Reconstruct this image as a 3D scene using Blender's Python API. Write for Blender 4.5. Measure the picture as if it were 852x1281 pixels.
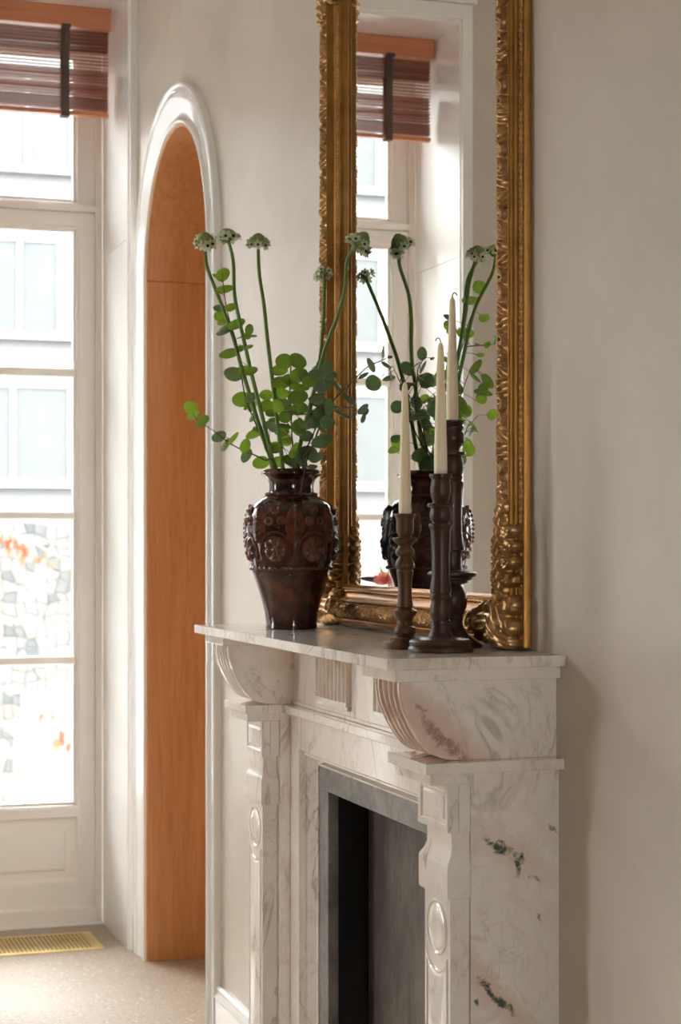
import bpy, bmesh, math, random
from mathutils import Vector, Matrix, Euler, Quaternion
R = math.radians
random.seed(11)
for o in list(bpy.data.objects):
    bpy.data.objects.remove(o)
scene = bpy.context.scene
COL = scene.collection

# ------------------------------------------------------------------ camera
# x runs along the mantel wall away from the camera, y out of that wall into the room, z up
YAW = .319
cam_data = bpy.data.cameras.new('camera')
cam = bpy.data.objects.new('camera', cam_data)
COL.objects.link(cam)
cam.location = (0, 1.232, 1.341)
cam.rotation_euler = (R(90), 0, -R(90) - YAW)
cam_data.sensor_fit = 'AUTO'
cam_data.sensor_width = 36
cam_data.lens = 36 * 2256 / 1281
cam_data.shift_y = 40 / 1281
cam_data.clip_start = .05
cam_data.dof.use_dof = True
cam_data.dof.focus_distance = 3.25
cam_data.dof.aperture_fstop = 8
scene.camera = cam

# ------------------------------------------------------------------ daylight
world = bpy.data.worlds.new('overcast_sky')
scene.world = world
world.use_nodes = True
bg = world.node_tree.nodes['Background']
bg.inputs['Color'].default_value = (.97, .98, 1, 1)
bg.inputs['Strength'].default_value = 12.0
scene.view_settings.view_transform = 'Standard'
scene.view_settings.look = 'None'
scene.view_settings.exposure = 1.40
scene.view_settings.gamma = 1
scene.view_settings.use_curve_mapping = False
try:
    scene.cycles.use_denoising = True
    scene.cycles.max_bounces = 14
    scene.cycles.diffuse_bounces = 8
    scene.cycles.glossy_bounces = 6
    scene.cycles.transparent_max_bounces = 16
    scene.cycles.sample_clamp_indirect = 8
    scene.cycles.caustics_reflective = False
    scene.cycles.caustics_refractive = False
except Exception:
    pass

WALL_X, GLASS_X, WALL_OUT = 5.886, 6.346, 6.46      # window wall: room face, glass plane, outer face
WIN = ((.03, 1.163), (1.62, 2.753), (3.12, 4.253))  # the window openings in y; last one unseen, added for light
SOFFIT = 3.17
CEIL = 3.62
X_NEAR, Y_LEFT = -3.2, 4.4                         # room extent behind the camera and to its left
SIDE_FILL_WIN = ((4.85, 5.45),)                          # unseen windows added in the left wall as side light, in x
NEAR_FILL_WIN = ((.6, 1.20),)                             # unseen windows added behind the camera as fill light, in y
def portal(loc, rot, sx, sy):                       # sampling guide that lets the sky in through a window
    ld = bpy.data.lights.new('window_portal', 'AREA')
    ld.shape = 'RECTANGLE'
    ld.size, ld.size_y = sx, sy
    ld.cycles.is_portal = True
    lo = bpy.data.objects.new('window_portal', ld)
    COL.objects.link(lo)
    lo.location, lo.rotation_euler = loc, rot
for (a, b) in WIN:
    portal((WALL_OUT + .05, (a + b) / 2, SOFFIT / 2), (0, R(90), 0), SOFFIT, b - a)
for (a, b) in SIDE_FILL_WIN:
    portal(((a + b) / 2, Y_LEFT + .25, SOFFIT / 2), (R(-90), 0, 0), b - a, SOFFIT)
for (a, b) in NEAR_FILL_WIN:
    portal((X_NEAR - .25, (a + b) / 2, SOFFIT / 2), (0, R(-90), 0), SOFFIT, b - a)

# ------------------------------------------------------------------ materials
MATS = {}
def new_mat(name):
    m = bpy.data.materials.new(name)
    m.use_nodes = True
    MATS[name] = m
    nt = m.node_tree
    return m, nt, nt.nodes['Principled BSDF']
def node(nt, kind, **kw):
    n = nt.nodes.new(kind)
    for k, v in kw.items():
        if k in n.inputs.keys():
            n.inputs[k].default_value = v
        else:
            setattr(n, k, v)
    return n
def link(nt, a, b):
    nt.links.new(a, b)
def ramp(nt, fac, stops, interp='LINEAR'):
    r = nt.nodes.new('ShaderNodeValToRGB')
    r.color_ramp.interpolation = interp
    el = r.color_ramp.elements
    while len(el) > 1:
        el.remove(el[-1])
    el[0].position = stops[0][0]
    el[0].color = (*stops[0][1], 1)
    for p, c in stops[1:]:
        e = el.new(p)
        e.color = (*c, 1)
    link(nt, fac, r.inputs[0])
    return r.outputs[0]
def coords(nt, scale=(1, 1, 1), rot=(0, 0, 0), per_object=False):
    tc = nt.nodes.new('ShaderNodeTexCoord')
    mp = node(nt, 'ShaderNodeMapping')
    mp.inputs['Scale'].default_value = scale
    mp.inputs['Rotation'].default_value = rot
    src = tc.outputs['Object']
    if per_object:
        oi = nt.nodes.new('ShaderNodeObjectInfo')
        mul = node(nt, 'ShaderNodeMath', operation='MULTIPLY')
        mul.inputs[1].default_value = 37.0
        link(nt, oi.outputs['Random'], mul.inputs[0])
        ad = node(nt, 'ShaderNodeVectorMath', operation='ADD')
        link(nt, src, ad.inputs[0])
        link(nt, mul.outputs[0], ad.inputs[1])
        src = ad.outputs[0]
    link(nt, src, mp.inputs[0])
    return mp.outputs[0]
def noise(nt, vec, scale, detail=4, rough=.55, dist=0):
    n = node(nt, 'ShaderNodeTexNoise')
    n.inputs['Scale'].default_value = scale
    n.inputs['Detail'].default_value = detail
    n.inputs['Roughness'].default_value = rough
    n.inputs['Distortion'].default_value = dist
    link(nt, vec, n.inputs['Vector'])
    return n
def mixc(nt, fac, a, b, mode='MIX'):
    m = nt.nodes.new('ShaderNodeMix')
    m.data_type = 'RGBA'
    m.blend_type = mode
    for sock, v in ((m.inputs[0], fac), (m.inputs[6], a), (m.inputs[7], b)):
        if isinstance(v, (int, float)):
            sock.default_value = v
        elif isinstance(v, tuple):
            sock.default_value = (*v, 1)
        else:
            link(nt, v, sock)
    return m.outputs[2]
def math_(nt, op, a, b=None, c=None, clamp=False):
    m = nt.nodes.new('ShaderNodeMath')
    m.operation = op
    m.use_clamp = clamp
    for i, v in enumerate((a, b, c)):
        if v is None:
            continue
        if isinstance(v, (int, float)):
            m.inputs[i].default_value = v
        else:
            link(nt, v, m.inputs[i])
    return m.outputs[0]
def bump(nt, bsdf, height, strength=.2, distance=.002):
    b = nt.nodes.new('ShaderNodeBump')
    b.inputs['Strength'].default_value = strength
    b.inputs['Distance'].default_value = distance
    link(nt, height, b.inputs['Height'])
    link(nt, b.outputs[0], bsdf.inputs['Normal'])

def plain(name, col, rough=.5, metal=0, var=.06, scale=30, spec=.5, coat=0, bstr=0):
    m, nt, p = new_mat(name)
    v = coords(nt)
    n = noise(nt, v, scale)
    d = tuple(max(0, c * (1 - var)) for c in col)
    l = tuple(min(1, c * (1 + var)) for c in col)
    link(nt, ramp(nt, n.outputs[0], [(.3, d), (.7, l)]), p.inputs['Base Color'])
    p.inputs['Roughness'].default_value = rough
    p.inputs['Metallic'].default_value = metal
    p.inputs['Specular IOR Level'].default_value = spec
    p.inputs['Coat Weight'].default_value = coat
    p.inputs['Coat Roughness'].default_value = .05
    if bstr:
        bump(nt, p, n.outputs[0], bstr, .002)
    return m

def m_plaster(name, col):
    m, nt, p = new_mat(name)
    v = coords(nt)
    n1 = noise(nt, v, 1.3, 5, .6)
    n2 = noise(nt, v, 7, 5, .65, .6)
    n3 = noise(nt, v, 160, 3, .6)
    f = math_(nt, 'ADD', math_(nt, 'MULTIPLY', n1.outputs[0], .5), math_(nt, 'MULTIPLY', n2.outputs[0], .5))
    d = tuple(c * .93 for c in col)
    l = tuple(min(1, c * 1.06) for c in col)
    link(nt, ramp(nt, f, [(.35, d), (.65, l)]), p.inputs['Base Color'])
    p.inputs['Roughness'].default_value = .36
    p.inputs['Specular IOR Level'].default_value = .65
    h = math_(nt, 'ADD', math_(nt, 'MULTIPLY', n2.outputs[0], .7), math_(nt, 'MULTIPLY', n3.outputs[0], .12))
    bump(nt, p, h, .05, .003)
    return m
m_plaster('plaster', (.62, .545, .46))
m_plaster('plaster_taupe', (.36, .30, .25))  # for the unseen left and near walls, darkened to cut bounced light
m_plaster('plaster_white', (.80, .77, .73))
plain('paint_white', (.90, .89, .865), .24, var=.02, scale=4, spec=.8, coat=1)
plain('paint_window', (.80, .745, .67), .32, var=.02, scale=4)
plain('ceiling_paint', (.84, .82, .78), .8, var=.02, scale=3)

def m_marble(name, blotches=(), rough=.13, dark_col=(.055, .06, .045), coat=1):
    """warm white marble: fine grey-brown veins, rosy clouds; blotches = (y, z, angle, half length, half width, rosy) dark green-black clusters"""
    m, nt, p = new_mat(name)
    v = coords(nt, per_object=not blotches)
    cloud = noise(nt, v, 5.5, 6, .6, .8)
    fine = noise(nt, v, 26, 5, .6, .5)
    base = ramp(nt, cloud.outputs[0], [(.28, (.75, .60, .50)), (.42, (.86, .77, .69)), (.58, (.90, .84, .775)), (.72, (.82, .685, .585))])
    base = mixc(nt, .25, base, ramp(nt, fine.outputs[0], [(.35, (.80, .70, .62)), (.65, (.92, .86, .80))]))
    def veins(scale, width, rot, seed):
        vv = coords(nt, (1, 1, .55), rot, per_object=not blotches)
        nz = noise(nt, vv, scale, 5, .62, 1.1 + seed)
        d = math_(nt, 'ABSOLUTE', math_(nt, 'SUBTRACT', nz.outputs[0], .5))
        k = math_(nt, 'SUBTRACT', 1.0, math_(nt, 'DIVIDE', d, width), clamp=True)
        brk = noise(nt, vv, scale * 1.7 + seed, 3, .5)
        return math_(nt, 'MULTIPLY', math_(nt, 'POWER', k, 1.5), ramp(nt, brk.outputs[0], [(.40, (0, 0, 0)), (.66, (1, 1, 1))]))
    v1 = veins(3.2, .020, (.5, .3, .6), .2)
    v2 = veins(7.5, .030, (1.1, .8, .2), .9)
    v3 = veins(9, .007, (.2, 1.3, .9), .5)
    col = mixc(nt, math_(nt, 'MULTIPLY', v2, .42), base, (.50, .38, .31))
    col = mixc(nt, math_(nt, 'MULTIPLY', v1, .62), col, (.24, .185, .155))
    col = mixc(nt, math_(nt, 'MULTIPLY', v3, .42), col, (.22, .155, .125))
    if blotches:
        tc = nt.nodes.new('ShaderNodeTexCoord')
        sep = nt.nodes.new('ShaderNodeSeparateXYZ')
        wob = noise(nt, tc.outputs['Object'], 22, 5, .7)
        grain = noise(nt, tc.outputs['Object'], 70, 6, .75, .6)
        off = node(nt, 'ShaderNodeVectorMath', operation='MULTIPLY_ADD')
        link(nt, wob.outputs[1], off.inputs[0])
        off.inputs[1].default_value = (.045, .045, .045)
        link(nt, tc.outputs['Object'], off.inputs[2])
        link(nt, off.outputs[0], sep.inputs[0])
        for (by, bz, ang, hl, hw, rosy, dark) in blotches:
            dy = math_(nt, 'SUBTRACT', sep.outputs[1], by + .0225)
            dz = math_(nt, 'SUBTRACT', sep.outputs[2], bz + .0225)
            ca, sa = math.cos(R(ang)), math.sin(R(ang))
            a = math_(nt, 'ADD', math_(nt, 'MULTIPLY', dy, ca / hl), math_(nt, 'MULTIPLY', dz, sa / hl))
            b = math_(nt, 'ADD', math_(nt, 'MULTIPLY', dy, -sa / hw), math_(nt, 'MULTIPLY', dz, ca / hw))
            q = math_(nt, 'ADD', math_(nt, 'MULTIPLY', a, a), math_(nt, 'MULTIPLY', b, b))
            halo = math_(nt, 'SUBTRACT', 1.0, math_(nt, 'DIVIDE', q, 9.0), clamp=True)
            core = math_(nt, 'SUBTRACT', 1.0, q, clamp=True)
            col = mixc(nt, math_(nt, 'MULTIPLY', halo, rosy), col, (.68, .42, .29))
            g = ramp(nt, math_(nt, 'ADD', math_(nt, 'MULTIPLY', core, .30), grain.outputs[0]), [(.60, (0, 0, 0)), (.80, (1, 1, 1))])
            g = math_(nt, 'MULTIPLY', g, math_(nt, 'MULTIPLY', core, 3.0, clamp=True))
            col = mixc(nt, math_(nt, 'MULTIPLY', g, dark), col, dark_col)
    link(nt, col, p.inputs['Base Color'])
    p.inputs['Roughness'].default_value = rough
    p.inputs['Specular IOR Level'].default_value = .7 if coat else .35
    p.inputs['Coat Weight'].default_value = coat
    p.inputs['Coat Roughness'].default_value = .04
    return m
m_marble('marble')
m_marble('marble_side', ((.098, .862, 30, .044, .011, .30, 1), (.068, .833, 100, .022, .010, .22, 1), (.107, .628, 48, .064, .010, .5, 1),
                         (.1424, .617, 60, .010, .006, .1, 1), (.0355, .750, 42, .010, .004, .1, .8), (.044, .812, 18, .016, .004, .1, .8), (.013, .890, 25, .016, .005, .12, .7)))
m_marble('marble_corbel', ((.190, 1.033, 44, .070, .015, .72, .75), (.232, 1.083, 60, .016, .007, .2, .6)), dark_col=(.20, .085, .045))
m_marble('marble_shelf', rough=.11, coat=0)

def m_slate(name, dark, light, rough, streak=(1, 1, 1)):
    m, nt, p = new_mat(name)
    v = coords(nt, streak)
    n1 = noise(nt, v, 9, 7, .68, .5)
    n2 = noise(nt, v, 60, 5, .7)
    f = math_(nt, 'ADD', math_(nt, 'MULTIPLY', n1.outputs[0], .65), math_(nt, 'MULTIPLY', n2.outputs[0], .35))
    link(nt, ramp(nt, f, [(.34, dark), (.62, light)]), p.inputs['Base Color'])
    p.inputs['Roughness'].default_value = rough
    bump(nt, p, n2.outputs[0], .25, .002)
m_slate('slate', (.09, .085, .08), (.30, .285, .265), .3)
m_slate('slate_panel', (.035, .03, .027), (.17, .14, .115), .38, (1.4, 1.4, .45))
plain('black_granite', (.008, .008, .008), .12, var=.6, scale=90)

def m_wood(name, dark, light, rough, stretch=(14, 14, .9), coat=0, scale=3.0, spec=.5):
    m, nt, p = new_mat(name)
    v = coords(nt, stretch, per_object=True)
    n1 = noise(nt, v, scale, 6, .6, 1.2)
    n2 = noise(nt, v, scale * 6, 4, .6, .2)
    f = math_(nt, 'ADD', math_(nt, 'MULTIPLY', n1.outputs[0], .7), math_(nt, 'MULTIPLY', n2.outputs[0], .3))
    link(nt, ramp(nt, f, [(.32, dark), (.66, light)]), p.inputs['Base Color'])
    p.inputs['Roughness'].default_value = rough
    p.inputs['Coat Weight'].default_value = coat
    p.inputs['Specular IOR Level'].default_value = spec
    bump(nt, p, n2.outputs[0], .08, .001)
m_wood('oak', (.52, .265, .105), (.70, .395, .185), .42)
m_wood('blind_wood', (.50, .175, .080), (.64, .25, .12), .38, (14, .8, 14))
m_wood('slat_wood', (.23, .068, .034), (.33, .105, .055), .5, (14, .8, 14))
m_wood('dark_wood', (.026, .012, .006), (.080, .038, .020), .38, spec=.35)
m_wood('worn_wood', (.040, .016, .006), (.20, .090, .036), .42, spec=.3)
plain('tape_cloth', (.10, .068, .054), .8, var=.15, scale=300)

def m_gold(name, dark, light, rough, scale=40):
    m, nt, p = new_mat(name)
    v = coords(nt)
    n1 = noise(nt, v, scale, 5, .65)
    n2 = noise(nt, v, 6, 4, .6)
    f = math_(nt, 'ADD', math_(nt, 'MULTIPLY', n1.outputs[0], .5), math_(nt, 'MULTIPLY', n2.outputs[0], .5))
    link(nt, ramp(nt, f, [(.36, dark), (.62, light)]), p.inputs['Base Color'])
    p.inputs['Metallic'].default_value = .78
    link(nt, ramp(nt, n1.outputs[0], [(.3, (rough,) * 3), (.7, (rough + .14,) * 3)]), p.inputs['Roughness'])
    bump(nt, p, n1.outputs[0], .15, .001)
m_gold('gilt', (.26, .105, .018), (.42, .195, .042), .36)
m_gold('gilt_carved', (.27, .12, .03), (.62, .36, .15), .26, 70)
m_gold('brass', (.62, .46, .18), (.80, .63, .30), .34)

m, nt, p = new_mat('mirror_glass')
v = coords(nt)
n = noise(nt, v, 2.2, 3)
link(nt, ramp(nt, n.outputs[0], [(.3, (.86, .87, .85)), (.7, (.89, .90, .88))]), p.inputs['Base Color'])
p.inputs['Metallic'].default_value = 1
p.inputs['Roughness'].default_value = .0

m, nt, p = new_mat('window_glass')
nt.nodes.remove(p)
tr = nt.nodes.new('ShaderNodeBsdfTransparent')
gl = node(nt, 'ShaderNodeBsdfGlossy')
gl.inputs['Roughness'].default_value = 0
n = noise(nt, coords(nt), 1.5, 2)
link(nt, ramp(nt, n.outputs[0], [(.3, (.96, .975, .97)), (.7, (.97, .98, .975))]), tr.inputs[0])
fr = node(nt, 'ShaderNodeFresnel')
fr.inputs[0].default_value = 1.25
mx = nt.nodes.new('ShaderNodeMixShader')
link(nt, fr.outputs[0], mx.inputs[0])
link(nt, tr.outputs[0], mx.inputs[1])
link(nt, gl.outputs[0], mx.inputs[2])
link(nt, mx.outputs[0], nt.nodes['Material Output'].inputs[0])

m, nt, p = new_mat('vase_glaze')
v = coords(nt)
n1 = noise(nt, v, 14, 5, .6, .8)
n2 = noise(nt, v, 5, 4, .6, 1.5)
f = math_(nt, 'ADD', math_(nt, 'MULTIPLY', n1.outputs[0], .5), math_(nt, 'MULTIPLY', n2.outputs[0], .5))
link(nt, ramp(nt, f, [(.36, (.008, .004, .003)), (.52, (.045, .012, .007)), (.68, (.18, .042, .016))]), p.inputs['Base Color'])
p.inputs['Roughness'].default_value = .10
p.inputs['Specular IOR Level'].default_value = .65
n3 = noise(nt, coords(nt, (1, 1, 3)), 30, 4, .6)
bump(nt, p, n3.outputs[0], .16, .003)
m, nt, p = new_mat('vase_relief')
n1 = noise(nt, coords(nt), 60, 4, .6)
link(nt, ramp(nt, n1.outputs[0], [(.3, (.05, .014, .008)), (.7, (.20, .052, .022))]), p.inputs['Base Color'])
p.inputs['Roughness'].default_value = .12
p.inputs['Specular IOR Level'].default_value = .65

def m_leaf(name, dark, light, trans, rough=.45, tw=.45, per=True):
    m, nt, p = new_mat(name)
    n1 = noise(nt, coords(nt, per_object=per), 1.6, 4, .6)
    c = ramp(nt, n1.outputs[0], [(.3, dark), (.7, light)])
    link(nt, c, p.inputs['Base Color'])
    p.inputs['Roughness'].default_value = rough
    t = nt.nodes.new('ShaderNodeBsdfTranslucent')
    t.inputs[0].default_value = (*trans, 1)
    mx = nt.nodes.new('ShaderNodeMixShader')
    mx.inputs[0].default_value = tw
    link(nt, p.outputs[0], mx.inputs[1])
    link(nt, t.outputs[0], mx.inputs[2])
    link(nt, mx.outputs[0], nt.nodes['Material Output'].inputs[0])
m_leaf('leaf_green', (.085, .150, .036), (.15, .24, .06), (.30, .48, .03), tw=.5)
m_leaf('leaf_grey', (.12, .165, .095), (.20, .26, .15), (.16, .27, .07), tw=.35)
m_leaf('stem_green', (.16, .27, .045), (.25, .38, .08), (.3, .45, .06), tw=.2)
m_leaf('bud_green', (.30, .38, .09), (.46, .54, .18), (.4, .5, .12), tw=.25)
m_leaf('petal_white', (.62, .66, .42), (.84, .84, .66), (.8, .82, .55), tw=.35)
m_leaf('petal_pink', (.85, .28, .22), (.92, .42, .34), (.8, .25, .2), tw=.3)
m_leaf('leaf_autumn', (.20, .055, .022), (.27, .085, .04), (.27, .07, .03), tw=.4)
plain('twig_brown', (.07, .03, .022), .6, var=.2)
plain('ovary_black', (.008, .010, .008), .3)
plain('leaf_dark', (.05, .02, .022), .5)
m, nt, p = new_mat('candle_wax')
n1 = noise(nt, coords(nt), 12, 3)
link(nt, ramp(nt, n1.outputs[0], [(.3, (.88, .75, .54)), (.7, (.90, .79, .60))]), p.inputs['Base Color'])
p.inputs['Roughness'].default_value = .42
p.inputs['Subsurface Weight'].default_value = .8
p.inputs['Subsurface Radius'].default_value = (.03, .019, .010)
p.inputs['Subsurface Scale'].default_value = .5
plain('wick', (.14, .10, .07), .8)

m, nt, p = new_mat('terrazzo')
v = coords(nt)
big = noise(nt, v, 1.2, 4)
col = ramp(nt, big.outputs[0], [(.35, (.37, .30, .22)), (.65, (.42, .345, .265))])
for sc, thr, pal in ((60, .30, [(0, (.24, .19, .15)), (.3, (.44, .29, .21)), (.55, (.62, .55, .46)), (.8, (.36, .26, .18)), (1, (.20, .17, .15))]),
                     (130, .34, [(0, (.34, .24, .17)), (.4, (.60, .53, .44)), (.7, (.27, .22, .18)), (1, (.50, .35, .25))])):
    vo = node(nt, 'ShaderNodeTexVoronoi')
    vo.inputs['Scale'].default_value = sc
    vo.inputs['Randomness'].default_value = 1
    wv = noise(nt, v, sc * .8, 2)
    ad = node(nt, 'ShaderNodeVectorMath', operation='MULTIPLY_ADD')
    link(nt, wv.outputs[1], ad.inputs[0])
    ad.inputs[1].default_value = (.01, .01, .01)
    link(nt, v, ad.inputs[2])
    link(nt, ad.outputs[0], vo.inputs['Vector'])
    sp = nt.nodes.new('ShaderNodeSeparateColor')
    link(nt, vo.outputs['Color'], sp.inputs[0])
    chip = math_(nt, 'MULTIPLY', math_(nt, 'LESS_THAN', vo.outputs['Distance'], thr), math_(nt, 'GREATER_THAN', sp.outputs[1], .38))
    col = mixc(nt, math_(nt, 'MULTIPLY', chip, .72), col, ramp(nt, sp.outputs[0], pal, 'CONSTANT'))
link(nt, col, p.inputs['Base Color'])
p.inputs['Roughness'].default_value = .58
p.inputs['Specular IOR Level'].default_value = .3

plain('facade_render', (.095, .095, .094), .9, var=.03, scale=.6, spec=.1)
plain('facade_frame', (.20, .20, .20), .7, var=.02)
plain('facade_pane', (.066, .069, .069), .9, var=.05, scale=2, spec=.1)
plain('mortar', (.12, .118, .112), .95, var=.05)
STONES = []
for k, c in enumerate(((.082, .079, .073), (.086, .076, .065), (.074, .074, .071), (.086, .083, .080), (.047, .047, .045), (.036, .038, .036), (.092, .076, .060))):
    STONES.append(plain('stone_%d' % k, c, .9, var=.08, scale=8))
plain('pavement', (.24, .235, .225), .9, var=.08, scale=3)
plain('bark', (.20, .16, .13), .9, var=.2, scale=20)

# ------------------------------------------------------------------ builders
def tag(o, label=None, cat=None, group=None, kind=None):
    if label: o['label'] = label
    if cat: o['category'] = cat
    if group: o['group'] = group
    if kind: o['kind'] = kind
    return o
def empty(name, loc, label=None, cat=None, group=None, kind=None):
    o = bpy.data.objects.new(name, None)
    COL.objects.link(o)
    o.location = loc
    o.empty_display_size = .05
    return tag(o, label, cat, group, kind)
def adopt(o, parent):
    """child keeps its world place under a parent that is only translated"""
    o.parent = parent
    if parent is not None:
        o.matrix_parent_inverse = Matrix.Translation(-parent.location)
    return o
def mesh(name, verts, faces, mat, parent=None, smooth=False, mats=None, fmat=None, angle=None):
    me = bpy.data.meshes.new(name)
    me.from_pydata([tuple(v) for v in verts], [], faces)
    bm = bmesh.new()
    bm.from_mesh(me)
    bmesh.ops.recalc_face_normals(bm, faces=bm.faces)
    bm.to_mesh(me)
    bm.free()
    for mm in (mats or [mat]):
        me.materials.append(MATS[mm] if isinstance(mm, str) else mm)
    if fmat:
        for p_, k in zip(me.polygons, fmat):
            p_.material_index = k
    if smooth:
        for p_ in me.polygons:
            p_.use_smooth = True
        if angle is not None:
            me.set_sharp_from_angle(angle=R(angle))
    o = bpy.data.objects.new(name, me)
    COL.objects.link(o)
    if parent is not None:
        adopt(o, parent)
    return o
def box_geo(x0, x1, y0, y1, z0, z1):
    v = [(x, y, z) for x in (x0, x1) for y in (y0, y1) for z in (z0, z1)]
    f = [(0, 1, 3, 2), (4, 6, 7, 5), (0, 4, 5, 1), (2, 3, 7, 6), (0, 2, 6, 4), (1, 5, 7, 3)]
    return v, f
def box(name, x0, x1, y0, y1, z0, z1, mat, parent=None, bevel=0, seg=2):
    x0, x1 = sorted((x0, x1)); y0, y1 = sorted((y0, y1)); z0, z1 = sorted((z0, z1))
    v, f = box_geo(x0, x1, y0, y1, z0, z1)
    o = mesh(name, v, f, mat, parent)
    if bevel:
        bm = bmesh.new()
        bm.from_mesh(o.data)
        bmesh.ops.bevel(bm, geom=bm.edges[:], offset=bevel, segments=seg, affect='EDGES', profile=.6)
        bm.to_mesh(o.data)
        bm.free()
    return o
def boxes(name, lst, mat, parent=None):
    V, F = [], []
    for b in lst:
        v, f = box_geo(*b)
        k = len(V)
        V += v
        F += [tuple(i + k for i in q) for q in f]
    return mesh(name, V, F, mat, parent)
def prism(name, pts, axis, a, b, mat, parent=None, smooth=False, angle=30):
    """closed polygon pts extruded from a to b along axis (x: pts are (y,z); y: (x,z); z: (x,y))"""
    def P(p, t):
        return {'x': (t, p[0], p[1]), 'y': (p[0], t, p[1]), 'z': (p[0], p[1], t)}[axis]
    n = len(pts)
    V = [P(p, a) for p in pts] + [P(p, b) for p in pts]
    F = [tuple(range(n)), tuple(range(2 * n - 1, n - 1, -1))] + [(i, (i + 1) % n, n + (i + 1) % n, n + i) for i in range(n)]
    return mesh(name, V, F, mat, parent, smooth, angle=angle if smooth else None)
def grid_faces(nu, nv, closed_u=False, base=0):
    F = []
    for i in range(nu if closed_u else nu - 1):
        for j in range(nv - 1):
            i2 = (i + 1) % nu
            F.append((base + i * nv + j, base + i2 * nv + j, base + i2 * nv + j + 1, base + i * nv + j + 1))
    return F
def lathe(name, prof, loc, mat, parent=None, seg=40, cap=True, angle=50):
    V, n = [], len(prof)
    for i in range(seg):
        a = 2 * math.pi * i / seg
        for r, z in prof:
            V.append((loc[0] + r * math.cos(a), loc[1] + r * math.sin(a), loc[2] + z))
    F = grid_faces(seg, n, True)
    if cap:
        F += [tuple(i * n for i in range(seg)), tuple(i * n + n - 1 for i in range(seg))]
    return mesh(name, V, F, mat, parent, True, angle=angle)
def catmull(pts, per=5):
    P = [Vector(p) for p in pts]
    out = []
    for i in range(len(P) - 1):
        p0, p1, p2, p3 = P[max(i - 1, 0)], P[i], P[i + 1], P[min(i + 2, len(P) - 1)]
        for k in range(per):
            t = k / per
            out.append(.5 * ((2 * p1) + (p2 - p0) * t + (2 * p0 - 5 * p1 + 4 * p2 - p3) * t * t + (3 * p1 - p0 - 3 * p2 + p3) * t ** 3))
    out.append(P[-1])
    return out
def tube_geo(path, rad, seg=8, closed=False):
    V, F = [], []
    n = len(path)
    up = Vector((0, 0, 1))
    prev = None
    for i, p in enumerate(path):
        a = path[(i - 1) % n] if (closed or i > 0) else p
        b = path[(i + 1) % n] if (closed or i < n - 1) else p
        t = (Vector(b) - Vector(a)).normalized()
        if prev is None:
            ref = up if abs(t.z) < .9 else Vector((1, 0, 0))
            prev = t.cross(ref).normalized()
        u = (prev - t * prev.dot(t)).normalized()
        prev = u
        w = t.cross(u)
        r = rad(i / max(1, n - 1)) if callable(rad) else rad
        for k in range(seg):
            an = 2 * math.pi * k / seg
            V.append(Vector(p) + (u * math.cos(an) + w * math.sin(an)) * r)
    for i in range(n if closed else n - 1):
        j = (i + 1) % n
        for k in range(seg):
            F.append((i * seg + k, j * seg + k, j * seg + (k + 1) % seg, i * seg + (k + 1) % seg))
    if not closed:
        F += [tuple(range(seg)), tuple((n - 1) * seg + k for k in range(seg))]
    return V, F
def tube(name, path, rad, mat, parent=None, seg=8, closed=False):
    V, F = tube_geo(path, rad, seg, closed)
    return mesh(name, V, F, mat, parent, True, angle=60)
def share(name, src, parent, mat4):
    """another object on src's mesh data at matrix mat4 (world)"""
    o = bpy.data.objects.new(name, src.data if isinstance(src, bpy.types.Object) else src)
    COL.objects.link(o)
    o.matrix_world = mat4
    if parent is not None:
        o.parent = parent
        o.matrix_parent_inverse = Matrix.Translation(-parent.location)
    return o

# ------------------------------------------------------------------ room shell
def struct(o):
    o['kind'] = 'structure'
    return o
struct(box('floor', X_NEAR, WALL_OUT, -.62, Y_LEFT + .2, -.12, 0, 'terrazzo'))
struct(box('ceiling', X_NEAR, WALL_OUT, -.62, Y_LEFT + .2, CEIL, CEIL + .12, 'ceiling_paint'))
# mantel wall with the arched doorway cut through it
ACX, AR, ASP = 5.297, .399, 2.185            # arch centre, clear radius, spring height
outline = [(X_NEAR, 0), (ACX - AR - .012, 0)]
NA = 36
outline += [(ACX - (AR + .012) * math.cos(math.pi * k / NA), ASP + (AR + .012) * math.sin(math.pi * k / NA)) for k in range(NA + 1)]
outline += [(ACX + AR + .012, 0), (WALL_X + .02, 0), (WALL_X + .02, CEIL), (X_NEAR, CEIL)]
struct(prism('wall_right', outline, 'y', -.5, 0, 'plaster'))
pts = [(X_NEAR, 0)]
for a, b in SIDE_FILL_WIN:
    pts += [(a, 0), (a, SOFFIT), (b, SOFFIT), (b, 0)]
pts += [(WALL_X + .02, 0), (WALL_X + .02, CEIL), (X_NEAR, CEIL)]
struct(prism('wall_left', pts, 'y', Y_LEFT, Y_LEFT + .2, 'plaster_taupe'))
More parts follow.
